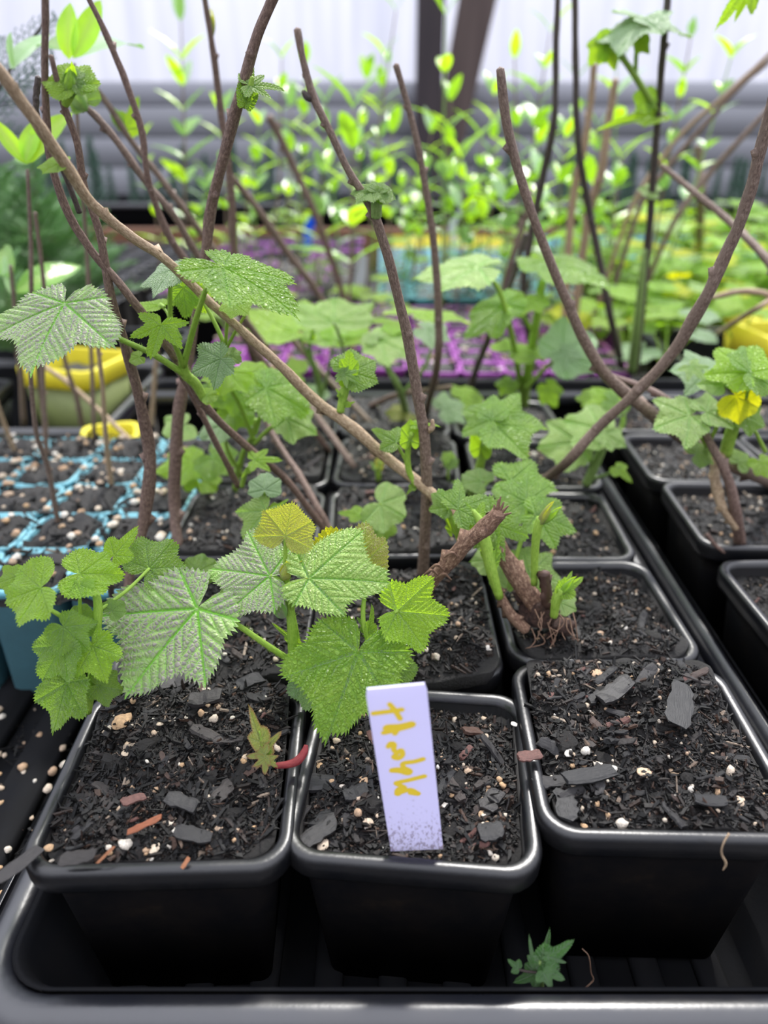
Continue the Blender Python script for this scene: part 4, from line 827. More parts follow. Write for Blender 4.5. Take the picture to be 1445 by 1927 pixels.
for i, (x, y) in enumerate([(948, 945), (956, 952), (938, 940), (962, 965), (942, 935), (930, 950)]):
    cane(p, [(925+i*3, 982, .280), ((x+925)/2+4, (y+975)/2, .279), (x, y, .279)], [9, 7, 3], M_wood, name='bark_splinter', n=8, nodes=0, seg=5)
for i, (x, y, a) in enumerate([(822, 1068, 40), (812, 1078, -30), (850, 1045, 20), (835, 1085, 70)]):
    stalk(p, [(x-14, y+4, .281), (x, y-5, .279), (x+14, y+6, .281)], [4, 6, 3], M_wood, 'bark_flake')
cane(p, [(1030, 1140, .296), (1026, 1100, .294), (1024, 1078, .294)], [22, 20, 22], M_crown, name='short_stub', n=12)
cane(p, [(935, 1105, .30), (960, 1155, .295), (990, 1185, .292)], [14, 20, 24], M_wood, name='low_spur', n=16)
stalk(p, [(940, 1125, .296), (925, 1075, .296), (915, 1030, .298), (905, 985, .30), (890, 960, .302)], [16, 22, 24, 18, 7], M_stem, 'shoot', hairs=150); leaf(p, 896, 985, .301, 868, 940, (-.2, -.75, .6), L_lime, 'star', wid=.9, seed=161); leaf(p, 918, 1050, .297, 896, 990, (-.5, -.8, .2), L_lime, 'trefoil', wid=.25, fold=.3, seed=162); leaf(p, 930, 1060, .296, 945, 985, (.5, -.8, .2), L_green, 'trefoil', wid=.22, fold=.3, seed=163)
stalk(p, [(1005, 1100, .298), (1006, 1050, .297), (1010, 1000, .296), (1018, 975, .296)], [13, 15, 17, 18], M_stem, 'shoot', hairs=150)
bud(p, 1012, 990, .296, 62, 22, L_gold, .22, label='tight golden fan-like bud'); bud(p, 1022, 985, .295, 50, 38, L_lime, .22)
stalk(p, [(1042, 1160, .289), (1047, 1130, .288), (1058, 1108, .288)], [15, 20, 24], M_stem, 'shoot', hairs=50)
leaf(p, 1058, 1112, .287, 1102, 1085, (.2, -.85, .5), L_lime, 'trefoil', wid=.6, fold=.3, seed=91); leaf(p, 1054, 1112, .287, 1080, 1075, (.2, -.85, .5), L_lime, 'trefoil', wid=.5, fold=.2, seed=92); bud(p, 1055, 1118, .287, 50, 28, L_lime, .25)
stalk(p, [(865, 1022, .315), (858, 1000, .313), (848, 975, .312), (842, 955, .312)], [9, 11, 10, 6]); stalk(p, [(868, 1022, .315), (860, 990, .31), (862, 962, .308)], [9, 8, 6])
leaf(p, 862, 958, .306, 922, 932, (0, -.55, .83), L_green, 'star', wid=1.3, seed=93, teeth=28, label='fresh star-shaped leaf right of the tall centre cane'); leaf(p, 845, 955, .312, 812, 925, (-.2, -.6, .75), L_green, 'broad', wid=.9, seed=94)
leaf(p, 850, 1000, .312, 835, 960, (.5, -.8, .3), L_lime, 'trefoil', wid=.35, seed=95); leaf(p, 925, 985, .31, 1000, 1010, (.1, -.7, .7), L_green, 'star', wid=1.1, seed=96); leaf(p, 900, 980, .32, 880, 950, (-.2, -.6, .7), L_green, 'broad', wid=1.0, seed=97)
stalk(p, [(968, 1060, .33), (985, 1000, .335), (992, 955, .34)], [8, 9, 7]); leaf(p, 990, 945, .345, 928, 912, (-.05, -.45, .88), L_green, 'broad', wid=1.5, seed=98, cup=.12, teeth=32, label='broad bowl-shaped leaf right of the stub')
leaf(p, 1010, 970, .335, 1090, 995, (.2, -.55, .8), L_green, 'broad', wid=.9, seed=99); leaf(p, 995, 1080, .325, 1062, 1095, (.1, -.65, .75), L_pale, 'broad', wid=1.1, seed=100, teeth=38); leaf(p, 985, 1075, .33, 945, 1035, (-.1, -.65, .75), L_pale, 'fan', wid=1.1, seed=101)
leaf(p, 925, 1055, .325, 882, 1055, (0, -.6, .8), L_pale, 'fan', wid=.9, seed=102, res=1); leaf(p, 935, 1090, .32, 955, 1105, (0, -.6, .8), L_pale, 'fan', wid=1.0, seed=103, res=1); leaf(p, 960, 905, .36, 1055, 912, (.1, -.40, .9), L_green, 'broad', wid=.9, seed=104, ripple=.06); leaf(p, 905, 905, .38, 870, 885, (0, -.4, .9), L_pale, 'fan', seed=105, res=1)
leaf(p, 1055, 1135, .30, 1085, 1120, (0, -.6, .8), L_pale, 'fan', res=1, seed=106)
# shoots on the tan cane
stalk(p, [(782, 915, .335), (768, 880, .335), (768, 840, .333), (775, 815, .33)], [10, 12, 11, 9], hairs=80); stalk(p, [(765, 870, .335), (752, 845, .334), (742, 832, .333)], [7, 6, 5], hairs=30)
leaf(p, 745, 832, .332, 698, 803, (-.1, -.65, .75), L_green, 'trefoil', wid=.8, seed=107); leaf(p, 772, 828, .33, 772, 785, (.1, -.95, .2), L_lime, 'fan', wid=.6, seed=108); leaf(p, 780, 800, .332, 830, 795, (0, -.25, .95), L_lime, 'trefoil', wid=.5, seed=109)
leaf(p, 778, 915, .335, 765, 930, (0, -.6, .8), L_lime, 'trefoil', res=1, seed=110, wid=.6)
stalk(p, [(640, 775, .34), (648, 735, .34), (655, 700, .34)], [15, 18, 14], hairs=40, name='shoot'); leaf(p, 655, 708, .338, 660, 655, (.3, -.95, .2), L_lime, 'fan', wid=.5, seed=111); leaf(p, 660, 700, .34, 712, 672, (.2, -.6, .7), L_green, 'fan', wid=.9, seed=112); leaf(p, 648, 705, .335, 678, 718, (0, -.6, .8), L_green, 'star', wid=1.0, seed=113); leaf(p, 645, 700, .336, 625, 695, (0, -.6, .8), L_green, 'star', wid=1.0, seed=114)
leaf(p, 642, 745, .338, 630, 730, (-.3, -.8, .5), L_lime, 'trefoil', res=1, wid=.5, seed=115); leaf(p, 652, 762, .338, 670, 755, (.3, -.8, .5), L_lime, 'trefoil', res=1, wid=.5, seed=116)
leaf(p, 110, 308, .285, 66, 308, (0, -.4, .9), L_lime, 'fan', wid=1.0, seed=117); stalk(p, [(128, 318, .285), (120, 308, .285), (112, 306, .285)], [5, 6, 5])
# ---- 8 plant right of it, stem with folded crown of leaves
p = plant('upright green shoot topped by a ruffled leaf, right of the tall centre cane', 892, 935, G(892, 935))
Yb = G(892, 935)
stalk(p, [(888, 938, Yb), (892, 915, .425), (902, 880, .415), (908, 850, .41), (912, 815, .405)], [16, 18, 18, 15, 10], M_stem, 'stem', hairs=160); stalk(p, [(905, 870, .415), (920, 835, .408), (928, 812, .40)], [13, 12, 9], hairs=100)
leaf(p, 932, 800, .398, 1027, 800, (0, -.35, .93), L_green, 'broad', wid=1.3, cup=.1, seed=121, ripple=.07, teeth=44, label='ruffled leaf crowning the shoot'); leaf(p, 925, 790, .40, 872, 765, (-.2, -.5, .8), L_green, 'broad', wid=1.2, seed=122); leaf(p, 905, 840, .405, 905, 785, (-.3, -.95, .0), L_lime, 'fan', wid=.5, fold=.2, seed=123)
leaf(p, 930, 815, .396, 985, 822, (.1, -.85, .4), L_lime, 'broad', wid=.6, seed=124, curl=.2); leaf(p, 925, 815, .395, 960, 822, (0, -.6, .8), L_green, 'star', wid=1., seed=125); leaf(p, 888, 920, .425, 880, 885, (-.3, -.9, .3), L_green, 'trefoil', res=1, wid=.35, seed=126); leaf(p, 900, 925, .43, 925, 900, (.3, -.9, .3), L_pale, 'trefoil', res=1, wid=.5, seed=127)
leaf(p, 875, 915, .42, 850, 905, (0, -.6, .8), L_green, 'star', res=1, seed=128)
# ---- 9 small seedling plants on the middle soil
def small(label, bx, by, specs, hgt=60, w=8, mat=M_stem):
    Y = G(bx, by); p = plant(label, bx, by, Y)
    for i, (ax, ay, tx, ty, n_, m_, sh, wd) in enumerate(specs):
        stalk(p, [(bx, by, Y), ((bx*1.4+ax*.6)/2, (by+ay)/2+6, Y-.005), (ax, ay, Y-.008)], [w, w*.8, w*.6], mat)
        leaf(p, ax, ay, Y-.008, tx, ty, n_, m_, sh, 1 if Y > .3 else 2, None, wid=wd, ripple=.05)
    return p
small('pale seedling with a round notched leaf, on soil left of the tall centre cane', 706, 1035, [(716, 948, 768, 975, (.1, -.6, .8), L_pale, 'fan', 1.2), (675, 968, 635, 962, (0, -.4, .9), L_lime, 'trefoil', .8), (715, 990, 750, 1000, (.1, -.6, .8), L_lime, 'fan', 1.0), (690, 1000, 684, 955, (-.3, -.9, .2), L_pale, 'trefoil', .35), (706, 1010, 700, 960, (.3, -.9, .2), L_pale, 'trefoil', .35)])
small('tiny pinkish shoot standing on the soil under the tan cane', 712, 905, [(715, 870, 728, 845, (.2, -.9, .4), L_red, 'trefoil', .5), (708, 880, 695, 868, (-.2, -.8, .5), L_pale, 'trefoil', .6), (714, 878, 712, 840, (0, -.95, .3), L_gold, 'trefoil', .35)], w=10)
small('faint small seedling in the shade right of the tall cane', 842, 905, [(845, 862, 832, 850, (0, -.6, .8), L_lime, 'fan', 1.0), (846, 868, 862, 880, (0, -.6, .8), L_green, 'fan', 1.0)], w=6)
# ---- 10 middle plants
p = plant('open plant of bowl-shaped leaves on thin stalks before the purple cells', 608, 765, G(608, 765)); Yb = G(608, 765)
for a, w in [([(608, 765, Yb), (592, 700, .60), (575, 660, .59), (556, 624, .58)], [9, 8, 7, 5]), ([(606, 765, Yb), (598, 710, .61), (582, 660, .6), (590, 620, .6)], [12, 11, 9, 6]), ([(650, 730, .62), (648, 670, .59), (638, 630, .58), (628, 606, .57)], [8, 7, 6, 5]), ([(604, 750, .62), (620, 690, .6), (625, 650, .6)], [7, 6, 5])]: stalk(p, a, w, M_stemg)
for a in [(628, 606, .57, 628, 560, (0, .12, 1), L_pale, 'fan', 1.6), (556, 622, .58, 470, 598, (-.1, .05, 1), L_lime, 'broad', 1.1), (622, 640, .60, 570, 622, (0, -.2, 1), L_pale, 'broad', 1.0), (632, 640, .60, 690, 628, (0, -.2, 1), L_lime, 'broad', 1.2), (590, 640, .6, 585, 610, (-.5, -.8, .1), L_lime, 'trefoil', .35), (560, 705, .62, 520, 700, (0, -.5, .9), L_lime, 'fan', 1.2), (585, 745, .62, 625, 745, (0, -.4, .9), L_grey, 'fan', 1.0), (650, 620, .62, 700, 610, (0, -.2, 1), L_lime, 'fan', 1.2)]:
    leaf(p, *a[:7], a[7], 1, None, wid=a[8], bend=.1, cup=.2, mx=1.4)
p = plant('shaded pale-leaved plant just left of the tall centre cane', 765, 780, G(765, 780)); Yb = G(765, 780)
for a, w in [([(765, 780, Yb), (750, 730, .56), (722, 680, .55), (712, 645, .55)], [14, 13, 11, 7]), ([(757, 740, .57), (800, 690, .56), (815, 640, .56)], [8, 7, 5])]: stalk(p, a, w, M_stemg)
for a in [(715, 640, .55, 785, 665, (.1, -.4, .9), L_pale, 'broad', 1.1), (800, 620, .56, 850, 635, (.1, -.3, .95), L_grey, 'broad', 1.2), (705, 635, .55, 680, 625, (0, -.3, .9), L_pale, 'fan', 1.0), (785, 590, .60, 850, 572, (0, .1, 1), L_lime, 'broad', 1.2), (835, 770, .58, 875, 755, (0, -.5, .85), L_grey, 'broad', 1.3), (760, 780, .6, 735, 800, (0, -.5, .8), L_gold, 'fan', 1.2), (725, 610, .57, 760, 600, (0, -.2, .95), L_lime, 'fan', 1.2)]:
    leaf(p, *a[:7], a[7], 1, None, wid=a[8], bend=.2)
p = plant('tall blurred plant with a flat pale umbrella leaf, right of centre', 985, 760, G(985, 760)); Yb = G(985, 760)
for a, w in [([(985, 762, Yb), (995, 690, .60), (1010, 600, .58), (1022, 530, .57)], [20, 18, 16, 12]), ([(985, 762, Yb), (965, 640, .57), (940, 550, .55), (908, 506, .54)], [12, 11, 10, 8]), ([(990, 730, .6), (1020, 700, .58), (1050, 670, .56)], [9, 8, 6]), ([(1000, 620, .58), (980, 590, .57), (955, 575, .56)], [8, 7, 6])]: stalk(p, a, w, M_stem)
for a in [(900, 502, .54, 780, 502, (-.05, -.15, 1), L_pale, 'broad', 1.3), (1030, 490, .60, 1150, 520, (.1, -.12, 1), L_green, 'broad', 1.2), (950, 575, .56, 868, 630, (-.3, -.5, .8), L_green, 'broad', .7), (1055, 668, .55, 1130, 620, (.1, -.75, .6), L_grey, 'broad', .9), (1060, 665, .55, 1090, 700, (.1, -.75, .6), L_grey, 'broad', 1.0), (965, 660, .58, 1010, 640, (0, -.2, .95), L_lime, 'fan', 1.0), (960, 720, .60, 940, 745, (-.2, -.7, .6), L_green, 'broad', 1.0), (1030, 730, .59, 1050, 765, (.1, -.85, .4), L_green, 'broad', .9), (985, 560, .57, 960, 585, (0, -.2, .95), L_lime, 'fan', 1.0), (1015, 545, .57, 1030, 500, (.5, -.8, 0), L_green, 'trefoil', .3), (870, 750, .62, 915, 745, (0, -.4, .9), L_lime, 'fan', 1.2)]:
    leaf(p, *a[:7], a[7], 1, None, wid=a[8], bend=.2, ripple=.06)
p = plant('pale-leaved plant with pale green stalks beside the crossing of two canes', 1105, 912, G(1105, 912)); Yb = G(1105, 912)
for a, w in [([(1103, 912, Yb), (1122, 870, .47), (1135, 835, .465), (1140, 800, .46)], [18, 18, 16, 9]), ([(1110, 895, .475), (1112, 850, .465), (1110, 820, .46)], [8, 8, 6]), ([(1120, 900, .475), (1150, 890, .465), (1165, 880, .46)], [8, 7, 5])]: stalk(p, a, w, M_stemg)
for a in [(1128, 808, .458, 1062, 785, (0, -.5, .87), L_pale, 'broad', 1.3), (1085, 832, .465, 1012, 838, (0, -.55, .84), L_pale, 'broad', 1.2), (1135, 815, .455, 1182, 838, (.1, -.5, .85), L_pale, 'broad', .9), (1160, 880, .46, 1190, 905, (0, -.5, .8), L_lime, 'trefoil', .8), (1060, 870, .47, 1075, 885, (0, -.6, .8), L_green, 'fan', 1.0), (1150, 760, .50, 1115, 725, (-.1, -.5, .8), L_lime, 'broad', 1.0), (1150, 755, .50, 1190, 770, (.1, -.5, .8), L_green, 'fan', 1.0), (1170, 800, .48, 1185, 760, (.6, -.7, .2), L_green, 'trefoil', .35), (1120, 750, .52, 1080, 745, (0, -.3, .9), L_lime, 'fan', 1.0)]:
    leaf(p, *a[:7], a[7], 1, None, wid=a[8], bend=.15, ripple=.05)
# ---- 11 right edge plant
p = plant('leafy plant at the right edge growing from a forked brown cane', 1390, 1018, G(1390, 1018)); Yb = G(1390, 1018)
cane(p, [(1392, 1022, Yb), (1384, 960, .385), (1370, 900, .385), (1345, 850, .39), (1312, 795, .40), (1260, 755, .41), (1215, 730, .42), (1130, 700, .44)], [22, 20, 17, 15, 14, 12, 10], M_red_cane, nodes=4)
cane(p, [(1385, 995, .385), (1362, 960, .385), (1350, 925, .39), (1345, 880, .395), (1365, 850, .40)], [12, 14, 20, 18, 16], M_tan, name='twig')
cane(p, [(1370, 1045, .382), (1345, 1025, .38), (1330, 1005, .38)], [7, 8, 9], M_red_cane, name='twig', nodes=0)
stalk(p, [(1365, 855, .40), (1378, 810, .395), (1392, 770, .39), (1405, 735, .385)], [24, 24, 20, 14], M_stem, 'stem')
for a, w in [([(1388, 790, .39), (1406, 740, .38), (1408, 705, .375)], [8, 7, 6]), ([(1335, 830, .40), (1355, 790, .39), (1350, 770, .388)], [8, 8, 6]), ([(1330, 840, .40), (1305, 800, .39), (1298, 790, .388)], [8, 8, 6]), ([(1440, 850, .40), (1420, 810, .39)], [8, 6])]: stalk(p, a, w)
for a in [(1298, 782, .387, 1232, 800, (0, -.5, .87), L_pale, 'broad', 1.2), (1330, 775, .388, 1385, 765, (.1, -.45, .9), L_pale, 'broad', 1.0), (1360, 725, .385, 1330, 690, (0, -.6, .8), L_pale, 'broad', 1.2), (1408, 702, .375, 1345, 648, (-.5, -.35, .8), L_lime, 'broad', .7), (1410, 700, .374, 1470, 690, (.2, -.5, .85), L_green, 'broad', 1.2), (1385, 745, .38, 1440, 770, (.1, -.95, .2), L_yellow, 'fan', .9), (1400, 780, .385, 1445, 800, (.1, -.7, .7), L_green, 'broad', 1.1), (1330, 700, .42, 1260, 690, (0, -.4, .9), L_grey, 'broad', 1.3), (1300, 690, .41, 1330, 715, (0, -.5, .8), L_pale, 'star', 1.1), (1310, 855, .395, 1345, 845, (.0, -.5, .8), L_green, 'fan', 1.0), (1435, 720, .38, 1450, 745, (.3, -.5, .8), L_green, 'fan', 1.3), (1390, 870, .40, 1410, 850, (.1, -.6, .7), L_green, 'fan', .9), (1430, 870, .40, 1450, 900, (.1, -.6, .7), L_lime, 'fan', .9)]:
    leaf(p, *a[:7], a[7], 1, None, wid=a[8], bend=.15, ripple=.05)
# ---- 12 canes, one thing each
def onecane(label, pl, w, mat=M_cane, nodes=5, **kw):
    x, y = pl[0][0], pl[0][1]; p = plant(label, *pl[0], name='bare_cane', cat='plant stem'); cane(p, pl, w, mat, nodes=nodes, n=90, **kw); return p
g = G
p = onecane('tall peeling centre cane with a tuft of new leaves, standing behind the front middle pot', [(795, 1088, g(795, 1088)), (799, 1010, .342), (802, 900, .335), (796, 810, .33), (782, 720, .325), (768, 640, .32), (752, 570, .315), (735, 500, .31), (708, 415, .305), (690, 375, .303), (655, 320, .30), (620, 245, .297), (588, 180, .295), (570, 110, .293), (559, 55, .292)], [22, 21, 20, 21, 20, 20, 19, 18, 18, 15, 14, 14, 15, 13, 14], M_cane, 9, seg=12)
stalk(p, [(708, 408, .303), (708, 385, .301), (712, 368, .30)], [20, 22, 16], M_stemg, 'shoot', hairs=60); leaf(p, 700, 360, .299, 655, 358, (0, -.3, .95), L_green, 'fan', wid=1.3, seed=131); leaf(p, 712, 362, .298, 738, 350, (.2, -.5, .8), L_green, 'fan', wid=1.1, seed=132); leaf(p, 712, 365, .298, 735, 380, (.2, -.8, .5), L_green, 'fan', wid=.8, seed=133); leaf(p, 705, 362, .299, 690, 345, (-.2, -.5, .8), L_green, 'fan', wid=1.1, seed=134)
cane(p, [(592, 188, .296), (578, 182, .294), (570, 172, .293)], [10, 14, 8], M_dark, name='twig', n=8, nodes=1)
cane(p, [(806, 812, .330), (813, 805, .328), (814, 790, .328)], [10, 12, 6], M_tan, name='bud_scar', n=8, nodes=1)
onecane('thin dark cane rising in the centre right of the tall peeling cane', [(800, 780, g(800, 780)), (822, 690, .52), (825, 600, .50), (820, 500, .49), (808, 400, .48), (785, 270, .47), (765, 190, .465), (745, 122, .46)], [13, 15, 16, 15, 14, 13, 12, 12], M_cane)
onecane('grey cane leaning to the upper right edge, crossing another cane', [(1020, 905, g(1020, 905)), (1060, 875, .40), (1130, 800, .39), (1195, 740, .38), (1265, 665, .37), (1325, 565, .36), (1370, 470, .355), (1405, 380, .35), (1432, 280, .345), (1462, 160, .34)], [17, 19, 19, 21, 22, 24, 22, 22, 22, 20], M_dark if False else M_cane, 7)
onecane('long cane curving from the right edge up to a dark cut tip, right of centre', [(1470, 915, g(1470, 915)), (1400, 885, .41), (1330, 850, .41), (1255, 800, .41), (1195, 755, .41), (1140, 705, .405), (1100, 640, .40), (1060, 550, .395), (1015, 440, .39), (980, 340, .385), (955, 240, .38), (941, 130, .375)], [24, 25, 25, 26, 24, 22, 20, 18, 17, 18, 20, 16], M_cane, 7)
p = onecane('stout cane leaning right to the top edge, with a small leaf tuft', [(335, 1032, g(335, 1032, .0)), (328, 950, .395), (330, 850, .395), (340, 750, .395), (358, 660, .395), (372, 560, .39), (388, 470, .385), (398, 390, .38), (425, 280, .37), (455, 170, .36), (480, 80, .355), (520, -20, .35)], [20, 23, 24, 22, 16, 16, 21, 21, 22, 22, 22, 22], M_red_cane, 8)
leaf(p, 462, 190, .355, 480, 108, (.4, -.85, .3), L_green, 'trefoil', wid=.4, seed=141); leaf(p, 470, 160, .355, 535, 160, (.2, -.6, .7), L_pale, 'star', wid=.7, seed=142); leaf(p, 462, 195, .355, 480, 150, (-.3, -.9, .3), L_lime, 'trefoil', wid=.4, seed=143); stalk(p, [(458, 200, .36), (468, 175, .357), (475, 145, .355)], [14, 14, 8])
p = onecane('slender cane behind the stout leaning cane, with a bud near the top edge', [(500, 745, g(500, 745)), (468, 640, .60), (442, 480, .58), (438, 400, .57), (430, 310, .56), (413, 190, .55), (400, 90, .54), (382, -20, .53)], [13, 14, 15, 14, 13, 13, 12, 10], M_red_cane)
bud(p, 399, 68, .54, 46, 3, L_gold, .25)
onecane('forked thin cane entering at the top left and curving down to the right', [(620, 850, g(620, 850)), (480, 660, .50), (345, 485, .46), (305, 415, .45), (278, 335, .44), (266, 245, .435), (235, 150, .43), (200, 65, .425), (158, -20, .42)], [11, 13, 14, 13, 12, 13, 13, 12, 10], M_red_cane)
p = onecane('reddish cane rising from the blue cells on the left, past the yellow-rimmed pot', [(238, 1132, g(238, 1132)), (250, 1050, .335), (270, 990, .34), (281, 900, .34), (280, 840, .34), (262, 750, .335), (235, 650, .33), (210, 560, .325), (188, 440, .32), (160, 355, .315), (145, 270, .31), (118, 190, .305), (96, 105, .30)], [16, 18, 22, 24, 22, 20, 18, 17, 14, 14, 14, 12, 10], M_red_cane, 8)
stalk(p, [(122, 198, .305), (128, 180, .304), (136, 150, .303)], [14, 24, 22], M_stem, 'shoot', hairs=50); leaf(p, 138, 160, .302, 110, 112, (.2, -.75, .6), L_lime, 'fan', wid=1.1, seed=151); leaf(p, 142, 155, .302, 175, 140, (.4, -.7, .5), L_green, 'fan', wid=.9, seed=152); bud(p, 130, 185, .303, 62, 18, L_lime, .35, label='unfolding pleated leaf bud')
p = onecane('cane with a blurred tuft, sloping down right from the upper left', [(668, 880, g(668, 880)), (520, 680, .56), (385, 500, .50), (330, 410, .48), (280, 350, .47), (230, 280, .46), (195, 235, .455), (165, 205, .45)], [12, 13, 14, 13, 12, 13, 14, 12], M_cane)
bud(p, 162, 210, .45, 60, -25, L_pale, .4); leaf(p, 160, 190, .45, 140, 150, (0, -.8, .5), L_green, 'fan', res=1, wid=.9)
p = onecane('second cane sloping down right, parallel and just above the tufted one', [(700, 800, g(700, 800)), (560, 650, .66), (400, 465, .60), (340, 385, .58), (290, 320, .57), (245, 262, .56), (205, 200, .55), (174, 158, .55)], [11, 12, 13, 12, 12, 12, 12, 10], M_cane)
bud(p, 232, 240, .56, 44, -30, L_lime, .4); leaf(p, 240, 240, .56, 262, 180, (.4, -.8, .2), L_lime, 'trefoil', res=1, wid=.6)
onecane('short sloping cane behind the largest top leaf', [(680, 690, g(680, 690)), (600, 555, .72), (545, 480, .70), (490, 400, .68), (430, 325, .66)], [10, 12, 13, 13, 11], M_cane)
onecane('blurred cane with a knobbly tip, left of the tall centre cane', [(660, 600, g(660, 600)), (600, 420, .92), (560, 330, .90), (525, 255, .88), (506, 220, .87)], [11, 12, 13, 13, 16], M_cane)
onecane('thin stem sloping across the left edge above the blue cells', [(245, 828, g(245, 828)), (180, 766, .58), (120, 715, .59), (62, 676, .60)], [8, 9, 9, 8], M_tan, 2)
onecane('dark upright stem, leftmost of the right-hand group', [(1005, 690, g(1005, 690)), (985, 560, .72), (1000, 440, .70), (1022, 330, .68), (1042, 230, .66), (1046, 100, .65), (1050, -20, .64)], [12, 13, 14, 14, 13, 12, 11], M_dark)
onecane('dark upright stem in the middle of the right-hand group', [(1170, 690, g(1170, 690)), (1150, 600, .72), (1130, 500, .71), (1108, 390, .70), (1088, 270, .68), (1083, 120, .67), (1082, -20, .66)], [14, 14, 13, 14, 13, 12, 12], M_dark)
p = onecane('dark stem with a green base carrying a drooping grey-green leaf at the top right', [(1196, 700, g(1196, 700)), (1205, 600, .70), (1218, 470, .68), (1228, 350, .66), (1238, 215, .64), (1248, 90, .62), (1258, -30, .61)], [15, 15, 14, 14, 13, 13, 13], M_dark)
stalk(p, [(1188, 700, .735), (1198, 620, .70), (1208, 520, .68), (1213, 470, .675)], [18, 17, 13, 8], M_stemg, 'stem')
for a, w in [([(1236, 210, .64), (1205, 160, .62), (1175, 115, .61), (1140, 75, .60)], [12, 13, 11, 9]), ([(1195, 145, .62), (1198, 90, .61), (1206, 42, .60)], [9, 8, 7]), ([(1190, 135, .62), (1172, 100, .61), (1175, 70, .6)], [8, 7, 6])]: stalk(p, a, w, M_stem)
for a in [(1206, 38, .60, 1160, 80, (-.3, -.25, .9), L_grey, 'broad', .9), (1208, 35, .60, 1290, 40, (.2, -.2, .95), L_grey, 'broad', .9), (1140, 75, .60, 1105, 120, (-.4, -.85, .3), L_lime, 'broad', .8), (1145, 80, .60, 1160, 130, (.2, -.9, .2), L_lime, 'broad', .9), (1200, 70, .60, 1225, 100, (.2, -.9, .3), L_lime, 'broad', .8), (1238, 215, .64, 1130, 225, (.1, -.7, .6), L_lime, 'trefoil', .3), (1215, 180, .63, 1225, 215, (.1, -.9, .3), L_green, 'fan', .9), (1230, 360, .66, 1200, 350, (0, -.6, .7), L_pale, 'fan', .8)]:
    leaf(p, *a[:7], a[7], 1, None, wid=a[8], bend=.2, ripple=.05)
p = onecane('pale grey stem behind the dark stems of the right-hand group', [(1075, 650, g(1075, 650)), (1105, 420, .82), (1130, 330, .80), (1145, 230, .79), (1158, 150, .78)], [14, 15, 16, 15, 13], M_tan)
onecane('second pale grey stem leaning left in the right-hand group', [(1060, 640, g(1060, 640)), (1075, 400, .86), (1098, 280, .84), (1112, 190, .83), (1118, 120, .82)], [13, 14, 14, 13, 12], M_tan)
onecane('arching dark cane entering at the right edge above the lime leaves', [(1480, 560, .50), (1445, 490, .52), (1370, 415, .56), (1310, 365, .58), (1246, 312, .60)], [17, 16, 14, 12, 10], M_cane, 3)
onecane('curved twig crossing in front of the yellow pot at the right edge', [(1330, 640, g(1330, 640)), (1400, 595, .62), (1450, 560, .60), (1400, 548, .61), (1340, 560, .62)], [9, 9, 11, 12, 10], M_tan, 2)
onecane('upper of two thin canes sloping from the right edge toward the lime leaves', [(1120, 590, g(1120, 590)), (1185, 400, .99), (1250, 292, .97), (1300, 235, .95), (1370, 175, .92), (1460, 90, .90)], [9, 9, 9, 9, 8], M_tan, 2)
onecane('lower of two thin canes sloping from the right edge toward the lime leaves', [(1140, 595, g(1140, 595)), (1200, 400, .97), (1262, 308, .95), (1330, 230, .93), (1390, 165, .91), (1465, 100, .89)], [9, 10, 10, 9, 9], M_cane, 2)
onecane('thin cane sloping from the right edge below the paired ones', [(1190, 600, g(1190, 600)), (1262, 430, .94), (1330, 333, .93), (1400, 255, .91), (1470, 180, .90)], [9, 11, 11, 10], M_cane, 2)
onecane('short stub standing among the lime leaves at the right', [(1312, 520, g(1312, 520)), (1318, 380, 1.15), (1318, 320, 1.15), (1314, 275, 1.15)], [13, 15, 15, 17], M_cane, 1)
onecane('thin straight stem just left of the pale umbrella leaf', [(935, 640, g(935, 640)), (955, 520, .80), (985, 420, .78), (1000, 360, .77)], [11, 12, 11, 9], M_cane, 2)
onecane('dark leaning stem behind the flat pale umbrella leaf', [(880, 740, g(880, 740)), (925, 620, .64), (965, 520, .63), (990, 440, .62)], [12, 13, 12, 10], M_dark, 3)
onecane('reddish twig on the soil running up left below the dark arching cane', [(632, 1020, g(632, 1020)), (600, 960, .40), (560, 890, .42), (520, 830, .44), (500, 790, .45)], [13, 14, 13, 12, 10], M_red_cane, 3)
onecane('short brown twig lying on the soil right of the tan cane shoots', [(695, 765, g(695, 765)), (750, 742, .60), (800, 735, .59), (850, 728, .58)], [10, 11, 10, 8], M_red_cane, 2)
onecane('brown twig at the foot of the left bushy plant, before the blue cells', [(210, 1122, g(210, 1122)), (207, 1100, .33), (200, 1070, .33)], [11, 12, 11], M_dark, 1)
onecane('short dark broken twig tip against the white film at the top left', [(150, 400, .34), (110, 300, .33), (72, 225, .32), (68, 185, .318), (72, 145, .317)], [10, 11, 11, 12, 12], M_dark, 3)
# leaf at the top right corner, on its own stalk outside the frame
p = plant('bright lobed leaf hanging in at the top right corner', 1500, 700, G(1500, 700)); stalk(p, [(1500, 700, G(1500, 700)), (1520, 400, .62), (1500, 100, .56), (1425, -40, .50)], [12, 12, 10, 7], M_stem, 'stem')
leaf(p, 1420, -45, .50, 1352, 45, (-.2, -.9, .3), L_lime, 'star', 1, 5, wid=.6); leaf(p, 1420, -45, .51, 1385, 35, (-.2, -.9, .3), L_lime, 'trefoil', 1, 6, wid=.45)
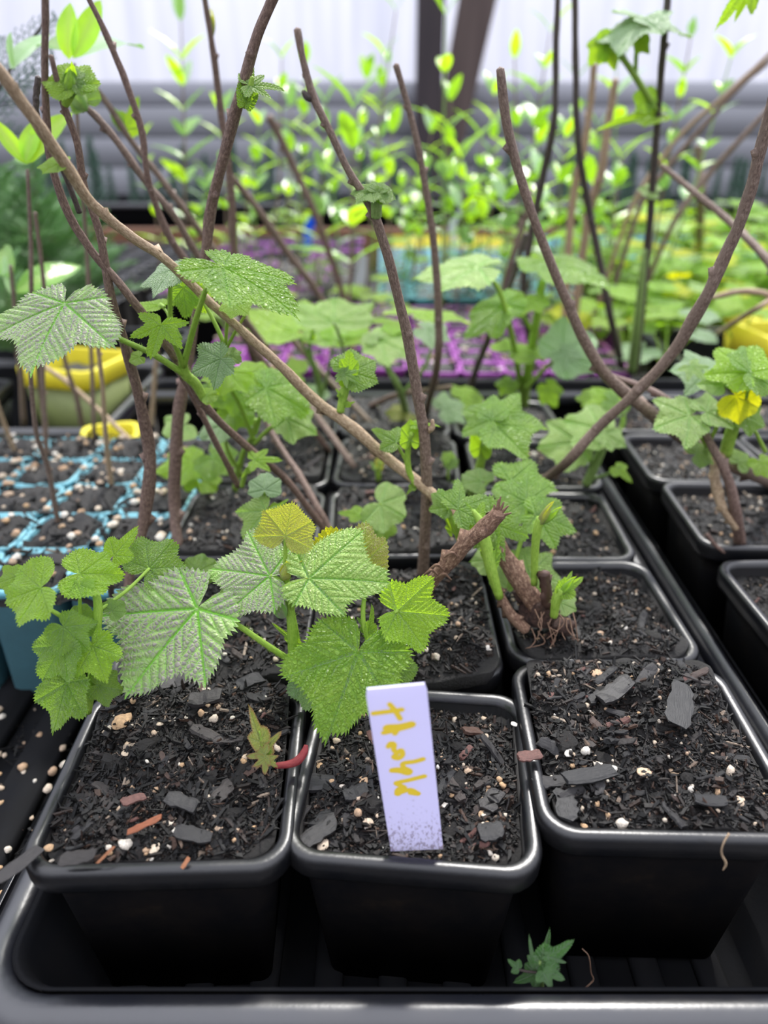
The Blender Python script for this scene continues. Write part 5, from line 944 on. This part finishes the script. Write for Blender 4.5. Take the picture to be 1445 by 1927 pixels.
# ---- 13 sprout at the bottom of the tray, front
p = plant('dark green sprout growing up from the tray floor below the front pots', 1022, 1858, G(1022, 1858, -.07), name='sprout', cat='sprout'); Yb = .157
stalk(p, [(1020, 1875, Yb), (1018, 1840, Yb), (1015, 1810, Yb)], [10, 9, 7], M_stemg, 'stem')
for a in [(1020, 1812, Yb, 1086, 1770, (.1, -.7, .7), L_dark, 'trefoil', .55), (1020, 1810, Yb+.004, 1038, 1752, (.2, -.8, .5), L_dark, 'trefoil', .5), (1030, 1826, Yb-.003, 1066, 1846, (.1, -.7, .7), L_dark, 'trefoil', .8), (1008, 1832, Yb, 968, 1850, (-.1, -.7, .7), L_dark, 'trefoil', .8), (1005, 1815, Yb, 994, 1766, (-.4, -.9, .2), L_dark, 'trefoil', .3), (975, 1822, Yb, 955, 1806, (0, -.7, .7), L_dark, 'trefoil', .9), (1022, 1830, Yb-.004, 1040, 1862, (.1, -.8, .5), L_dark, 'trefoil', .9), (1030, 1800, Yb, 1070, 1815, (.1, -.8, .5), L_dark, 'trefoil', .4)]:
    leaf(p, *a[:7], a[7], 2, None, wid=a[8])
stalk(p, [(1010, 1830, Yb), (990, 1828, Yb), (975, 1824, Yb)], [5, 5, 4], M_dark)
p = thing('root_strand', 'thin pale root dangling from the right front pot rim', 'root', at(1360, 1580, .170)); tube(p, 'root', pxpath([(1372, 1568, .171), (1360, 1590, .169), (1358, 1608, .169), (1366, 1625, .169), (1360, 1638, .169)]), [.0004, .0003, .0004, .0005, .0002], M_tan, 5, 16)
p = thing('root_strand', 'curly brown root on the tray floor right of the dark sprout', 'root', at(1100, 1850, .165)); tube(p, 'root', pxpath([(1095, 1785, .172), (1108, 1800, .170), (1112, 1830, .168), (1116, 1845, .167), (1098, 1862, .165)]), [.0003, .0003, .0003, .0004, .0003], M_wood, 5, 20)
# ============================================================ background growth
LN = [lance_mesh(m, i, w, b, f) for i, (m, w, b, f) in enumerate([(V_lime, .15, .2, .3), (V_green, .17, .3, .2), (V_pale, .14, .1, .2), (V_lime, .20, .35, .3), (V_pale, .18, .25, .2)])]
ORD = ['first', 'second', 'third', 'fourth', 'fifth', 'sixth', 'seventh', 'eighth', 'ninth', 'tenth', 'eleventh', 'twelfth', '13th', '14th', '15th', '16th', '17th', '18th', '19th', '20th', '21st', '22nd', '23rd', '24th', '25th', '26th', '27th', '28th', '29th', '30th', '31st', '32nd', '33rd', '34th', '35th', '36th', '37th', '38th', '39th', '40th', '41st', '42nd', '43rd', '44th', '45th', '46th', '47th', '48th']
def M_dirs(o, d, n, s):
    x = Vector(d).normalized(); z = Vector(n)-x*Vector(n).dot(x); z.normalize(); y = z.cross(x)
    return Matrix(((x.x, y.x, z.x, o.x), (x.y, y.y, z.y, o.y), (x.z, y.z, z.z, o.z), (0, 0, 0, 1))) @ Matrix.Diagonal((s, s, s, 1))
def shoot(label, bx, tx, ty, Y, leafs=6, ls=.045, r=.0016, seed=0, mat=None, mset=(0, 1, 3), start=.35, group=None, z0=-.006, px_top=None):
    rs = random.Random(seed*13+5); top = at(tx, ty, Y); xb = (bx-722.5)/F*(Y*cP+H*sP); base = Vector((xb, Y+rs.uniform(-.04, .04), z0))
    p = thing('leafy_shoot', label, 'plant', base, group)
    mid = base.lerp(top, .5)+Vector((rs.uniform(-.012, .012), 0, 0)); P = [base, mid, top]
    tube(p, 'stem', P, [r*1.3, r, r*.5], mat or M_stemg, 6, 12, .05, nodes=0, seed=seed)
    pts, _ = smooth_path(P, 24)
    for i in range(leafs):
        f = start+(1-start)*(i/(leafs-1))**.9; o = pts[min(len(pts)-1, int(f*(len(pts)-1)))]
        az = i*PI/2+rs.uniform(-.4, .4)
        for sgn in (0, PI):
            a = az+sgn; up = .35+.9*f+rs.uniform(-.2, .2) if i < leafs-1 else 1.6
            d = Vector((math.cos(a), math.sin(a), up)); s = ls*rs.uniform(.7, 1.25)*(1-.35*f if i < leafs-1 else .75)
            link('leaf', LN[rs.choice(mset)], p, Matrix.Translation(-base) @ M_dirs(o, d, Vector((-math.cos(a)*up, -math.sin(a)*up, 1)), s))
    return p
spec = [(300, 268, 260, 1.25, .04), (352, 340, 40, 1.15, .062), (430, 418, 215, 1.2, .045), (372, 395, 330, 1.3, .05), (478, 488, 235, 1.25, .045), (500, 530, 110, 1.2, .045), (520, 548, 200, 1.35, .05), (560, 575, 120, 1.25, .042), (590, 612, 195, 1.15, .065), (640, 618, 300, 1.3, .045), (655, 665, 205, .95, .075), (660, 690, 150, 1.3, .045), (690, 745, 20, 1.2, .04), (700, 722, 105, 1.3, .05), (742, 738, 250, 1.2, .055), (770, 790, 330, 1.3, .045), (835, 838, 30, 1.05, .06), (842, 848, 190, 1.15, .06), (860, 868, 300, 1.1, .055), (800, 812, 250, 1.35, .05), (895, 905, 260, 1.2, .055), (920, 930, 180, 1.3, .05), (985, 968, 110, 1.1, .05), (1000, 1010, 210, 1.2, .055), (990, 1035, 60, 1.2, .06), (1040, 1065, 260, 1.1, .055), (1060, 1085, 150, 1.3, .06), (1110, 1125, 240, 1.15, .06), (1130, 1160, 120, 1.2, .06), (1160, 1170, 300, 1.1, .05), (1200, 1300, 70, 1.15, .045), (1210, 1375, 110, 1.1, .04), (930, 950, 350, 1.05, .055), (1020, 1015, 330, 1.0, .05), (580, 560, 330, 1.4, .045), (470, 462, 320, 1.4, .045), (760, 756, 350, 1.4, .045), (880, 888, 375, 1.25, .05), (1090, 1098, 350, 1.05, .05)]
spec.sort(key=lambda s: s[1])
for i, (bx, tx, ty, Y, ls) in enumerate(spec):
    k = i % 3
    shoot('slim blurred shoot of narrow pointed leaves against the wall, %s of them from the left' % ORD[i], bx, tx, ty, Y, leafs=5+(i*7) % 4, ls=ls*1.15, seed=i, mset=((0, 1, 1), (0, 2, 1), (3, 4, 1))[k], mat=(M_cane, M_cane, M_stemg)[k])
# the two near shoots of large pointed leaves at the left edge
def bigshoot(label, pl, w, lv, mat=M_cane):
    p = plant(label, *pl[0], name='leafy_shoot'); stalk(p, pl, w, mat, 'stem')
    for (ax, ay, Y, tx, ty, n, m) in lv:
        o, nv, tip = fit(ax, ay, Y, tx, ty, n); link('leaf', LN[m], p, Matrix.Translation(-p.location) @ frame(o, tip, nv))
    return p
Yb = G(80, 770)
bigshoot('shoot with broad pointed lime leaves at the left edge, over the conifer', [(80, 770, Yb), (62, 600, .50), (58, 450, .48), (52, 320, .47)], [9, 9, 8, 7], [(50, 308, .47, 110, 195, (-.2, -.9, .3), 3), (50, 308, .47, -20, 215, (.4, -.9, .2), 0), (48, 305, .468, 62, 215, (.1, -.95, .2), 3), (52, 310, .47, 20, 285, (0, -.6, .7), 1)])
bigshoot('top left shoot with a tall upright lime leaf and arching grey leaves', [(178, 830, G(178, 830)), (165, 500, .55), (150, 300, .53), (140, 120, .52)], [8, 8, 7, 6], [(130, 112, .52, 122, -5, (.1, -.95, .1), 3), (138, 110, .52, 195, -10, (.5, -.8, .2), 0), (142, 108, .52, 262, 30, (.1, -.4, .9), 4), (115, 95, .52, 62, 38, (-.1, -.5, .8), 1), (20, 130, .52, 78, 40, (-.1, -.7, .6), 4), (20, 60, .52, 15, 125, (-.5, -.8, .3), 4)])
bigshoot('young stem at the left edge with one long arching leaf', [(45, 800, G(45, 800)), (38, 680, .56), (28, 580, .55), (20, 500, .54)], [11, 10, 9, 7], [(32, 552, .55, 150, 470, (.3, -.6, .75), 1), (28, 560, .55, 2, 480, (-.2, -.95, .2), 2), (25, 520, .55, -30, 440, (-.3, -.6, .6), 1)])
for i, (pl, lab) in enumerate([([(109, 985), (90, 880), (68, 812), (56, 686), (45, 600)], 'brown seedling stem in the blue cells, leftmost'), ([(210, 915), (199, 826), (193, 728), (182, 633), (172, 540)], 'brown seedling stem in the blue cells, beside the reddish cane'), ([(154, 800), (146, 756), (118, 660), (108, 560)], 'fine brown stem in front of the yellow-rimmed pot'), ([(28, 850), (5, 790), (-10, 740)], 'fine stem leaning out at the left edge'), ([(88, 860), (80, 700), (84, 560), (66, 400)], 'tall fine stem between the conifer and the blue cells'), ([(285, 800), (292, 700), (298, 640)], 'fine stem behind the reddish cane')]):
    Y0 = g(*pl[0]); onecane(lab, [(x, y, Y0-.01*j) for j, (x, y) in enumerate(pl)], [10, 9, 8, 7], M_tan if i % 2 else M_cane, 2)
# ---- conifers at the left edge
def spray(seed, mat, n=20, k=7):
    rs = random.Random(seed); V = []; Fc = []
    def spike(o, d, l, r):
        u = d.orthogonal().normalized(); v = d.cross(u); b = len(V)
        for a in (0, 2.1, 4.2): V.append(o+(u*math.cos(a)+v*math.sin(a))*r)
        for a in (0, 2.1, 4.2): V.append(o+d*l*.6+(u*math.cos(a)+v*math.sin(a))*r*1.2)
        V.append(o+d*l)
        for j in range(3): Fc.append([b+j, b+(j+1) % 3, b+3+(j+1) % 3, b+3+j]); Fc.append([b+3+j, b+3+(j+1) % 3, b+6])
    for i in range(n):
        t = i/n; o = Vector((t, 0, -.15*t*t)); s = 1 if i % 2 else -1; L = .42*(1-t)**.7+.06
        d = Vector((.75, s*.8, rs.uniform(-.15, .25))).normalized(); spike(o, Vector((1, 0, -.2)).normalized(), .08, .012); spike(o, d, L, .007)
        for j in range(k):
            f = (j+1)/(k+1); q = 1 if j % 2 else -1; dd = (d+Vector((-d.y, d.x, 0))*q*.9+Vector((0, 0, rs.uniform(-.2, .3)))).normalized(); spike(o+d*L*f, dd, L*.42*(1-f)+.03, .008)
    return mesh('branch', V, Fc, mat, False, None, {'vein': [0]*len(V), 'rim': [0]*len(V)})
SPD = spray(9, M_conifer2, 14, 5)
SP = [spray(i, M_conifer) for i in range(3)]
def conifer(label, px, Y, h, nb, bl, seed, name='conifer_seedling', group=None):
    rs = random.Random(seed); x = (px-722.5)/F*(Y*cP+H*sP); base = Vector((x, Y, -.01)); p = thing(name, label, 'plant', base, group)
    tube(p, 'stem', [base, base+Vector((0, 0, h*.5)), base+Vector((.005, 0, h))], [.0025, .002, .001], M_cane, 6, 8)
    for i in range(nb):
        f = .12+.86*i/nb; a = i*2.4+rs.random(); up = rs.uniform(.2, .7)+f*.8; d = Vector((math.cos(a), math.sin(a), up)); s = bl*(1-.65*f)*rs.uniform(.8, 1.15)
        link('branch', rs.choice(SP), p, M_dirs(Vector((0, 0, h*f)), d, Vector((-math.cos(a)*up, -math.sin(a)*up, 1)), s))
for i, (px, Y, h, nb, bl, lab) in enumerate([(20, .92, .235, 30, .12, 'feathery bright conifer at the left edge, nearest the wall film'), (110, .98, .20, 30, .11, 'feathery conifer right of the one at the left edge'), (-60, .85, .22, 26, .12, 'feathery conifer cut off by the left edge'), (170, 1.08, .15, 26, .10, 'lower feathery conifer, rightmost of the left group'), (60, 1.1, .17, 26, .11, 'feathery conifer in the back of the left group'), (35, .80, .10, 22, .09, 'low feathery conifer in front of the left group')]):
    conifer(lab, px, Y, h, nb, bl, i+1)
p = plant('dark feathery sprig reaching in at the top left corner', -40, 760, g(-40, 760), name='conifer_seedling')
stalk(p, [(-40, 760, g(-40, 760)), (-60, 400, .62), (-30, 230, .60), (20, 130, .59), (82, 45, .58)], [8, 8, 7, 6, 4], M_dark, 'stem')
for f, (x, y, tx, ty) in enumerate([(-20, 215, 60, 120), (0, 170, 95, 90), (10, 150, -5, 60), (35, 110, 100, 20), (-30, 240, 55, 250)]):
    o = at(x, y, .6); t_ = onplane(tx, ty, o, Vector((0, -.9, .4))); link('branch', SPD, p, Matrix.Translation(-p.location) @ frame(o, t_, (0, -.9, .4)))
# ---- dark conifer seedlings in rows on the back bench
def cone_mesh(seed):
    rs = random.Random(seed); V = []; Fc = []
    for i in range(46):
        z = .1+.9*i/46; a = i*2.4; r = .20*(1-z)**.6+.035; o = Vector((0, 0, z)); d = Vector((math.cos(a)*r, math.sin(a)*r, .10+.05*rs.random())); w = Vector((-math.sin(a), math.cos(a), 0))*.03; b = len(V)
        V += [o+w, o-w, o+d*.6+w*1.3, o+d*.6-w*1.3, o+d, o+d*.5+Vector((0, 0, .05))]; Fc += [[b, b+2, b+5], [b+1, b+5, b+3], [b+2, b+4, b+5], [b+3, b+5, b+4], [b, b+1, b+3, b+2], [b+2, b+3, b+4]]
    return mesh('foliage', V, Fc, M_conifer2, False, None, {'vein': [0]*len(V), 'rim': [0]*len(V)})
CN = [cone_mesh(i) for i in range(3)]; rs = random.Random(5)
V, Fc, UV, _, _ = tube_data([(0, 0, 0), (0, 0, .5), (0, 0, 1)], [.018, .014, .006], 5, 4); STM = mesh('stem', V, Fc, M_dark, True, UV)
for r_ in range(3):
    for i in range(46):
        x = -2.0+i*.092+rs.uniform(-.02, .02); y = 2.32+r_*.11
        if rs.random() < .12: continue
        hh = rs.uniform(.09, .15)+(.05 if rs.random() < .08 else 0)+r_*.012
        p = thing('small_conifer', 'small dark conifer seedling on the back bench, %s row, %s from the left' % (('front', 'middle', 'back')[r_], ORD[i]), 'plant', (x, y, -.012), 'conifer seedlings in rows on the back bench')
        link('foliage', CN[i % 3], p, T(0, 0, .02, 0, 0, rs.uniform(0, 6), (hh*.7, hh*.7, hh))); link('stem', STM, p, T(0, 0, 0, 0, 0, 0, (.09, .09, hh*.9)))
# ---- low lime and grey-green foliage in the cells at the right, and in the far cells
RL = [lm(sh, 0, sd, m, teeth=18, bend=.15, cup=.05, ripple=.06) for sd, (sh, m) in enumerate([('fan', L_lime), ('broad', L_lime), ('broad', L_green), ('fan', L_pale), ('star', L_green), ('broad', L_yellow), ('fan', L_grey)])]
def rosette(label, px, Y, n, ls, h, seed, ms, z0=-.006, group=None):
    rs = random.Random(seed+77); x = (px-722.5)/F*(Y*cP+H*sP); base = Vector((x, Y, z0)); p = thing('low_seedling', label, 'plant', base, group)
    for i in range(n):
        a = i*2.4+rs.random()*.6; rr = ls*(.5+.5*rs.random()); top = Vector((math.cos(a)*rr, math.sin(a)*rr, h*rs.uniform(.45, 1.1)))
        tube(p, 'petiole', [base, base+top*.5+Vector((0, 0, h*.12)), base+top], [.0013, .0011, .0009], M_stem, 5, 6)
        d = Vector((math.cos(a), math.sin(a), rs.uniform(-.3, .2))); link('leaf', RL[rs.choice(ms)], p, M_dirs(top, d, Vector((0, -.1, 1)), ls*rs.uniform(.6, 1.0)))
i = 0
seen = []
for r_, (Y, n_, ls, h) in enumerate([(.90, 4, .040, .06), (1.08, 7, .040, .065), (1.25, 7, .045, .07), (1.45, 7, .05, .08), (1.68, 7, .055, .09)]):
    for c_ in range(n_):
        px = 1130+c_*60+(r_*23) % 50
        seen.append((px, Y, ls, h, r_, c_))
RW = ['nearest', 'second', 'third', 'fourth', 'farthest']
for px, Y, ls, h, r_, c_ in seen:
    rosette('low lime-leaved seedling at the right, %s row back, %s from the left' % (RW[r_], ORD[c_]), px, Y, 6+(c_ % 3), ls, h, r_*10+c_, ((0, 1, 5), (0, 1, 2), (0, 3, 1), (1, 5, 0), (2, 3, 0))[(r_+c_) % 5])
for i, (px, Y, n_, ls, h, ms) in enumerate([(600, 1.25, 5, .03, .05, (0, 2)), (520, .9, 4, .03, .05, (0, 1)), (700, 1.0, 5, .035, .05, (0, 1)), (430, .95, 4, .03, .04, (0, 3)), (760, 1.3, 4, .03, .05, (0, 2)), (840, 1.5, 4, .03, .05, (0, 3)), (900, 1.2, 5, .035, .06, (2, 3)), (1060, .92, 5, .035, .05, (0, 2)), (1110, 1.1, 5, .04, .09, (0, 2)), (960, 1.45, 5, .04, .07, (0, 3)), (450, 1.5, 5, .03, .08, (0, 1)), (560, 1.7, 5, .035, .08, (0, 1)), (1040, 1.3, 5, .045, .12, (2, 3)), (1180, .82, 5, .035, .05, (0, 4)), (1250, .78, 5, .035, .05, (2, 6)), (1390, .85, 5, .04, .07, (0, 1))]):
    rosette('small bright seedling among the far cells, %s listed from the left' % ORD[i] if 0 else ['small lime seedling in front of the blue label', 'small lime seedling behind the red pot rim', 'lime seedling left of the pale blue cells', 'small seedling behind the top left leaves', 'small seedling in the yellow-backed cells', 'small seedling at the back of the pale blue cells', 'grey-green seedling in the pale blue cells', 'lime seedling behind the drooping grey leaf', 'taller seedling between the dark upright stems', 'seedling far behind the umbrella leaf', 'far lime seedling near the timber board, left', 'far lime seedling below the blurred cane tip', 'tall grey-green seedling behind the right stems', 'lime seedling before the black right tray', 'grey-green seedling by the black right tray', 'lime seedling beside the olive pot'][i], px, Y, n_, ls, h, 200+i, ms)
